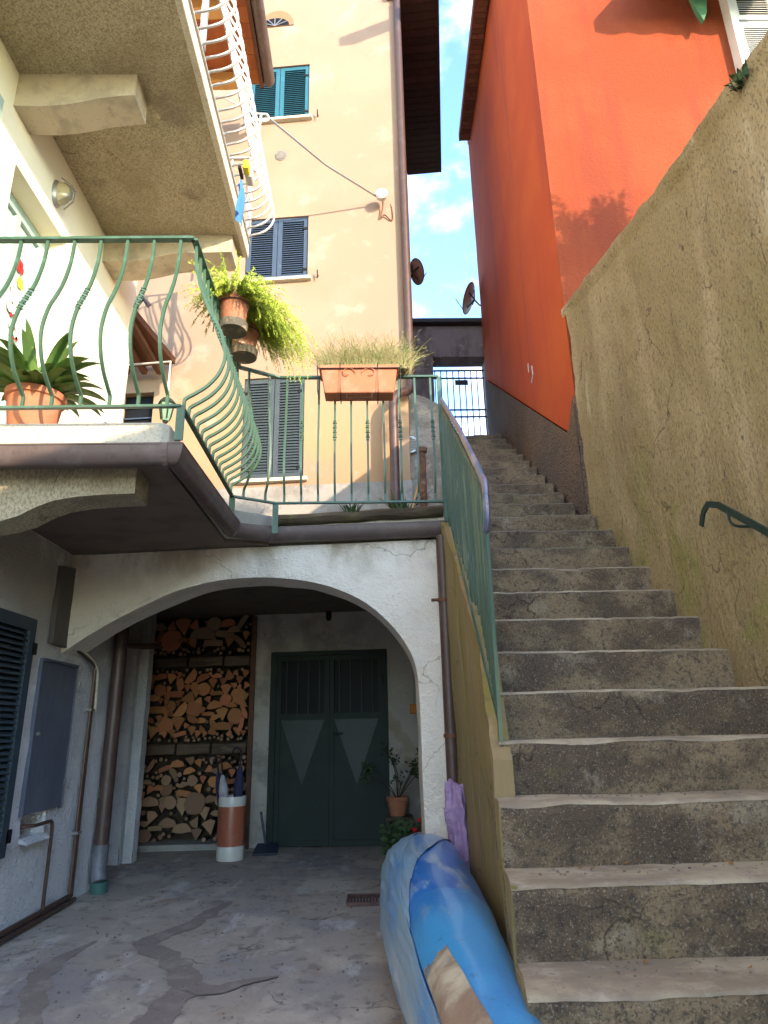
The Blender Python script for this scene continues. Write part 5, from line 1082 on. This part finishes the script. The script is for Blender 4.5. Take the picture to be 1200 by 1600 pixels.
# floodlight + cable
c = hit(598, 318, *YEL); t = thing('wall_spotlight', 'white round spotlight on a wire bracket near the corner of the yellow house', 'spotlight', c)
c1 = c+ny_*.12; oval_ = MB(); oval_.tube([c1, c1+ny_*.05], .075, 18); oval_.build('head', m_white, t, smooth=True)
MB().tube([c1+ny_*.05, c1+ny_*.062], .062, 18).build('lens', m_cer_w, t)
MB().tube(smooth_path([c+Vector((.10, -.01, -.02)), c+Vector((.12, -.02, -.2)), c+Vector((.10, -.02, -.28)), c+Vector((.02, -.03, -.2)), c+Vector((-.03, -.03, -.24)), c+Vector((.0, -.05, -.08)), c1], 4), .008, 6).build('bracket', m_rust, t)
t = MB().tube([LB+Vector((.05, 0, -.02)), lerp(LB, c, .5)+Vector((0, 0, -.05)), c+ny_*.06], .013, 6).build('cable', m_steel); tag(t, 'taut cable from the white bracket to the spotlight on the yellow house', 'cable')
# porch canopy behind the corner of the left house
t = thing('side_canopy', 'small dark tiled porch canopy on the yellow house seen behind the railing', 'canopy', (-2.5, 7, 5.2))
A = [(-3.2, 6.35, 5.62), (-2.36, 6.30, 5.55), (-2.14, 6.95, 5.20), (-3.2, 7.12, 5.20)]
MB().hexa([Vector(p) for p in [(-3.2, 6.2, 5.50), (-2.44, 6.2, 5.50), (-2.20, 6.95, 5.34), (-3.2, 7.1, 5.36)]], [Vector(p) for p in [(-3.2, 6.2, 5.62), (-2.44, 6.2, 5.58), (-2.20, 6.95, 5.42), (-3.2, 7.1, 5.48)]]).build('roof', m_wood, t)
for x in (-2.85, -2.65, -2.48): MB().tube([(x, 6.28, 5.44), (x+.1, 6.98, 5.25)], .03, 4).build('rafter', m_wood, t)
MB().tube([(-2.42, 6.18, 5.60), (-2.36, 6.2, 5.70), (-2.3, 6.22, 5.62)], .03, 8).build('roof_tile', m_lead, t)

# ================================================================ GATE WALL + STONE WALL
sw_ = thing('rubble_wall', 'patchy old stone wall between the yellow house and the stairs with a round vent', 'wall', (.7, 7.2, 2.9))
quadwall('stone_face', [(XR_-.02, 6.95, 2.86), (.88, 6.90, 2.86), (.88, 6.90, 4.75), (XR_-.02, 6.95, 4.98)], m_rubble, sw_, 16, 60, .03)
MB().box((XR_, 6.99, 2.86), (.88, 7.2, 4.7)).build('stone_core', m_rubble, sw_)
c = hit(642, 694, y=6.88); b = MB(); ring = [c+Vector((.085*math.cos(t), 0, .10*math.sin(t))) for t in [2*math.pi*i/20 for i in range(20)]]; b.prism(ring, (0, .03, 0)); vn = b.build('round_vent', m_steel, sw_)
for k in range(-4, 5):
    w_ = math.sqrt(max(0, .078**2-(k*.019)**2)); MB().tube([c+Vector((-w_, -.006, k*.019)), c+Vector((w_, -.006, k*.019))], .005, 4).build('slat', m_conc, vn)
t = thing('rusty_pipe', 'rusty reddish iron pipe standing behind the terrace railing post', 'pipe', (.5, 5.6, 2.86))
MB().tube([(.50, 5.55, 2.86), (.50, 5.55, 3.02)], .055, 12).build('footing', m_conc, t); MB().tube([(.50, 5.55, 3.0), (.50, 5.55, 3.62)], .036, 12).build('pipe', m_rust, t, smooth=True); MB().tube([(.50, 5.55, 3.6), (.50, 5.55, 3.64)], .05, 12).build('flange', m_rust, t)
t = thing('gate_wall', 'weathered grey stone gateway with a flat lintel at the top of the stairs', 'gateway', (1.4, 9.6, 5))
def gp_(px, py): return hit(px, py, y=9.6)
xa, xb, xc = gp_(640, 530).x-.15, gp_(676, 560).x, gp_(758, 560).x; zl0, zl1 = gp_(700, 557).z, gp_(700, 508).z
quadwall('pillar', [(xa, 9.6, 2.9), (xb, 9.6, 2.9), (xb, 9.6, zl0+.0), (xa, 9.6, zl0+.0)], m_lintel, t, 8, 40, .02)
quadwall('pillar', [(xb, 9.6, 2.9), (xb, 9.95, 2.9), (xb, 9.95, zl0), (xb, 9.6, zl0)], m_lintel, t, 4, 30, .01, (1, 0, 0))
MB().box((xa, 9.62, zl0+.001), (2.6, 9.95, zl1)).build('lintel', m_lintel, t, bevel=.01)
MB().box((xa-.03, 9.50, zl1+.001), (2.65, 10.0, zl1+.07)).build('capping', mat('slate_capping', (.05, .05, .055), .8), t)
MB().box((xc, 9.62, 4.9), (xc+.6, 9.95, zl0)).build('jamb', m_lintel, t)
g2 = thing('iron_gate', 'dark iron bar gate with a small blank plate at the top of the stairs', 'gate', (1.5, 9.75, 5.05))
xg0, xg1 = xb+.02, xc-.01; zg0, zg1 = 5.06, gp_(700, 572).z
for z in (zg1, zg1-.14, gp_(700, 634).z, gp_(700, 645).z, zg0+.12): MB().tube([(xg0, 9.75, z), (xg1, 9.75, z)], .011, 4).build('rail', m_lshut, g2)
nb_ = 9
for i in range(nb_): xx = lerp(xg0+.02, xg1-.02, i/(nb_-1)); MB().tube([(xx, 9.76, zg0), (xx, 9.76, zg1)], .009, 5).build('bar', m_lshut, g2)
c = hit(721, 598, y=9.73); MB().box((c.x-.105, 9.72, c.z-.045), (c.x+.105, 9.73, c.z+.045)).build('plate', m_black, g2)
# satellite dishes
def dish(c, nrm, r, lab, arm):
    c = Vector(c); nrm = Vector(nrm).normalized(); t = thing('satellite_dish', lab, 'satellite dish', c, 'satellite dishes at the top of the stairs'); q = nrm.to_track_quat('Z', 'Y')
    def L2(x, y, z): return c+q @ Vector((x, y, z))
    b = MB(); rings = [[b.v(L2(r*k/5*math.cos(a), r*k/5*math.sin(a)*1.08, .22*r*(k/5)**2)) for a in [2*math.pi*i/28 for i in range(28)]] for k in range(1, 6)]
    b.f(rings[0]); 
    for A, B in zip(rings, rings[1:]):
        for i in range(28): b.f([A[i], A[(i+1) % 28], B[(i+1) % 28], B[i]])
    b2 = b.build('reflector', m_dish, t, smooth=True)
    MB().tube([L2(r*math.cos(a), r*math.sin(a)*1.08, .22*r) for a in [2*math.pi*i/28 for i in range(29)]], .008, 5).build('rim', m_rust, t)
    bk = MB(); bk.tube([L2(-r*.7, 0, .06*r), L2(0, 0, -.05), L2(r*.7, 0, .06*r)], .011, 5); bk.tube([L2(0, -r*.7, .06*r), L2(0, 0, -.05), L2(0, r*.7, .06*r)], .011, 5); bk.build('back_strut', m_black, t)
    MB().tube([L2(0, 0, -.04), c+Vector(arm)*.6+Vector((0, 0, -.02)), c+Vector(arm)], .016, 6).build('arm', m_steel, t)
    MB().tube([L2(0, -r, .2*r), L2(0, -r*.2, r*1.1)], .008, 5).build('feed_arm', m_steel, t)
c = hit(737, 467, y=9.3); dish(c, (-.80, .25, .35), .24, 'reddish satellite dish on the gate lintel against the red house', (.22, .15, -.05))
c = hit(648, 425, y=9.0); dish(c, (.80, .30, .35), .19, 'reddish satellite dish half hidden behind the yellow house corner', (-.22, .1, -.05))

# ================================================================ RED HOUSE
rh = thing('red_house', 'tall red orange stucco house rising beyond the big brown wall', 'house', (3, 7, 3))
C0 = Vector((1.81, 5.17)); C1 = Vector((1.90, 9.6)); C2 = Vector((2.0, 14))
# the painted red runs down to a pointed line above the brown plinth
def rx(y): return interp(y, [5.17, 9.6, 14], [1.81, 1.90, 2.0])
pa = hit(879, 664, x=1.82); 
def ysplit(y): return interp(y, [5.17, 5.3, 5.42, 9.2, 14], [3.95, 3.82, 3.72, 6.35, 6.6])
m = MB(); NY = 60
def rf(u, v): y = lerp(5.17, 9.3, u); return (rx(y)+.004*nz((y, v*9, 0), 1), y, lerp(ysplit(y), 11.15, v))
m.grid(rf, NY, 20)
m.build('side_wall', m_red2, rh)
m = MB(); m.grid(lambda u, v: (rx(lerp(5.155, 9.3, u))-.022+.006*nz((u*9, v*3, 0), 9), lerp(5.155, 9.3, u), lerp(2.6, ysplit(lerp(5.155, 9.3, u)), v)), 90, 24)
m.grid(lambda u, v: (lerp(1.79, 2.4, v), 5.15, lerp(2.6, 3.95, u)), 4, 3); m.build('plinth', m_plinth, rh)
m = MB()
RW = (3.98, 4.9, 7.55, 9.4)
xs = [1.81, RW[0], RW[1], 9.0]; zs = [2.8, RW[2], RW[3], 11.15]
for i in range(3):
    for j in range(3):
        if i == 1 and j == 1: continue
        m.strip([(xs[i], 5.17, zs[j]), (xs[i+1], 5.17, zs[j])], [(xs[i], 5.17, zs[j+1]), (xs[i+1], 5.17, zs[j+1])])
m.strip([(RW[0], 5.17, RW[2]), (RW[1], 5.17, RW[2]), (RW[1], 5.17, RW[3]), (RW[0], 5.17, RW[3]), (RW[0], 5.17, RW[2])], [(RW[0], 5.32, RW[2]), (RW[1], 5.32, RW[2]), (RW[1], 5.32, RW[3]), (RW[0], 5.32, RW[3]), (RW[0], 5.32, RW[2])])
m.build('front_wall', m_red, rh)
b = MB(); b.box((9.0, 5.17, 2.8), (9.05, 9.3, 11.15)); b.box((1.905, 9.28, 2.8), (9.0, 9.30, 11.15)); b.build('wall', m_red2, rh)
# pale scars in the paint
for q in (((820, 568), (821, 582)), ((826, 572), (828, 585), (826, 598))):
    pts = [hit(*p, x=1.80)+Vector((-.002, 0, 0)) for p in q]; pts = [Vector((rx(p.y)-.004, p.y, p.z)) for p in pts]
    MB().tube(pts, .006, 4, flat=(.012, .003), up=(1, 0, 0)).build('paint_chip', m_cer_w, rh)
e = thing('roof_eave', 'x', 'roof', (1.7, 8, 11)); e.parent = rh; e.location = Vector((1.7, 8, 11))-rh.location
for k in ('label', 'category'): del e[k]
eave('eave', (1.90, 9.15), (1.73, 4.4), .165, 11.02, m_eave2, e, 60)
MB().hexa([(1.85, 5.1, 11.2), (9.2, 5.1, 11.2), (9.2, 9.4, 11.2), (1.9, 9.4, 11.2)], [(1.85, 5.1, 11.3), (9.2, 5.1, 11.3), (9.2, 9.4, 12.0), (1.9, 9.4, 12.0)]).build('roof', m_tile, rh)
# white louvred shutters with frame
fx0, fx1 = 3.93, 4.88
m = MB(); m.box((fx0-.02, 5.05, 7.50), (fx0+.05, 5.30, 9.42)); m.box((fx0+.051, 5.08, 7.50), (fx1, 5.30, 7.55)); m.box((fx0+.051, 5.08, 9.36), (fx1, 5.30, 9.42)); m.build('window_frame', m_wshut, rh)
shutter(rh, (fx0+.055, 5.12, 7.56), (1, 0, 0), .44, .74, m_wshut, 22, fr=.05, th=.035); shutter(rh, (fx0+.055, 5.12, 8.33), (1, 0, 0), .44, .98, m_wshut, 26, fr=.05, th=.035)
shutter(rh, (fx0+.50, 5.12, 7.56), (1, 0, 0), .44, .74, m_wshut, 22, fr=.05, th=.035); shutter(rh, (fx0+.50, 5.12, 8.33), (1, 0, 0), .44, .98, m_wshut, 26, fr=.05, th=.035)
# green awning above
t = thing('green_awning', 'green fabric awning corner hanging on the red wall beside the white shutters', 'awning', (3.6, 4.9, 8.6))
tipc = hit(1100, 32, y=5.0)
b = MB(); b.hexa([(3.05, 4.42, 8.62), (4.6, 4.42, 8.62), (4.6, 5.14, 9.1), (3.05, 5.14, 9.1)], [(3.05, 4.42, 8.64), (4.6, 4.42, 8.64), (4.6, 5.14, 9.12), (3.05, 5.14, 9.12)]); b.build('canopy', m_awn, t)
b = MB(); b.grid(lambda u, v: (lerp(3.05, 4.6, u), 4.42, 8.62-v*(.14+.04*abs(math.sin(u*14)))), 60, 2); b.build('valance', m_awn, t)
b = MB(); b.prism([tipc+Vector((-.09, 0, .42)), tipc+Vector((.10, 0, .42)), tipc+Vector((.05, 0, .12)), tipc+Vector((0, 0, 0)), tipc+Vector((-.05, 0, .16))], (0, .05, 0)); b.build('hanging_corner', m_awn, t)

# ================================================================ LEFT HOUSE ROOF (top left)
rf_ = thing('roof_overhang', 'x', 'roof', (-1.5, 5, 9)); rf_.parent = lh; rf_.location = Vector((-1.5, 5, 9))-lh.location
for k in ('label', 'category'): del rf_[k]
ZE = 9.0; xo_ = -1.25
for i in range(26):
    y0 = 1.5+i*.19; MB().box((-2.5, y0, ZE+.05), (xo_-.02, y0+.184, ZE+.075)).build('roof_board', m_board, rf_)
MB().box((-2.8, 1.5, ZE+.08), (xo_+.02, 6.48, ZE+.2)).build('roof_deck', m_tile, rf_)
MB().box((xo_-.02, 1.5, ZE-.02), (xo_+.03, 6.45, ZE+.1)).build('fascia', m_wood, rf_)
for y in (2.2, 3.5, 4.7, 5.4, 6.28):
    P = [(-2.4, ZE+.045), (-2.4, ZE-.10), (-1.65, ZE-.10), (-1.52, ZE-.08), (-1.45, ZE-.04), (-1.40, ZE+.045)]
    MB().prism([(x, y, z) for x, z in P], (0, .13, 0)).build('rafter_end', m_rafter, rf_)
t = thing('roof_gutter', 'pale copper half round gutter along the edge of the left house roof', 'gutter', (xo_, 4, ZE))
gl = [Vector((xo_+.10, 1.5, ZE+.06)), Vector((xo_+.10, 6.40, ZE+.06))]; gut(gl, .07).build('trough', m_gutter, t, smooth=True)

# ================================================================ BUSH behind the big wall (casts the leafy shadow on the red house)
t = thing('garden_bush', 'leafy garden bush behind the big brown wall', 'bush', (4.35, 2.25, 3.5))
rr = random.Random(21)
MB().tube([(4.4, 2.25, 3.5), (4.4, 2.25, 4.5), (4.35, 2.25, 6.2)], .04, 8, rs=[.05, .04, .02]).build('trunk', m_bark, t)
b = MB()
for i in range(210):
    a = rr.uniform(0, 6.28); el_ = rr.uniform(-.2, 1.5); L_ = rr.uniform(.3, .75)*(1.25 if i % 9 == 0 else 1); p = Vector((4.35, 2.25, 5.9+rr.uniform(-.5, .45))); d = Vector((math.cos(a)*math.cos(el_), math.sin(a)*math.cos(el_), math.sin(el_)))
    for s in range(16):
        p = p+d*L_/16
        for k in range(7):
            e_ = Vector((rr.gauss(0, 1), rr.gauss(0, 1), rr.gauss(0, 1))).normalized(); q = p+e_*.02; l = rr.uniform(.05, .09); sd = e_.orthogonal().normalized()*.012; b.f([b.v(q), b.v(q+e_*l*.5+sd), b.v(q+e_*l), b.v(q+e_*l*.5-sd)])
f = b.build('foliage', m_leafd, t); f['kind'] = 'stuff'

# ================================================================ GRIT AND FALLEN LEAVES
rr = random.Random(77); b = MB()
def bit(p, r_):
    n = rr.choice((3, 4, 5)); a0 = rr.uniform(0, 6.28); lo = [p+Vector((math.cos(a0+6.283*i/n)*r_*rr.uniform(.6, 1.2), math.sin(a0+6.283*i/n)*r_*rr.uniform(.6, 1.2), 0)) for i in range(n)]
    b.hexa(lo, [q.lerp(p, .35)+Vector((0, 0, r_*.6)) for q in lo])
for i in range(420): bit(Vector((rr.uniform(-2.3, .0), rr.uniform(3.2, 8.2), .003)), rr.uniform(.003, .010))
for i in range(260):
    k = rr.randrange(0, 4); x = 1.8-1.25*rr.random()**.8 if rr.random() < .5 else rr.uniform(.6, 1.8); bit(Vector((x, Y1+TR*k+rr.uniform(.12, .26), Z1+RI*k+.001)), rr.uniform(.002, .008))
tag(b.build('grit', m_tread_up), kind='stuff')
b = MB()
for i in range(60):
    if i < 30: p = Vector((rr.uniform(-2.3, -.1), rr.uniform(3.3, 8.1), .006))
    else: k = rr.randrange(0, 4); p = Vector((rr.uniform(.6, 1.8), Y1+TR*k+rr.uniform(.14, .26), Z1+RI*k+.006))
    a = rr.uniform(0, 6.28); l = rr.uniform(.012, .026); u = Vector((math.cos(a), math.sin(a), .15)); v_ = Vector((-math.sin(a), math.cos(a), rr.uniform(-.3, .3)))*.42
    b.f([b.v(p), b.v(p+(u*.5+v_)*l), b.v(p+u*l+Vector((0, 0, .006))), b.v(p+(u*.5-v_)*l)])
tag(b.build('fallen_leaves', mat('dead_leaf', (.20, .10, .04), .9)), kind='stuff')
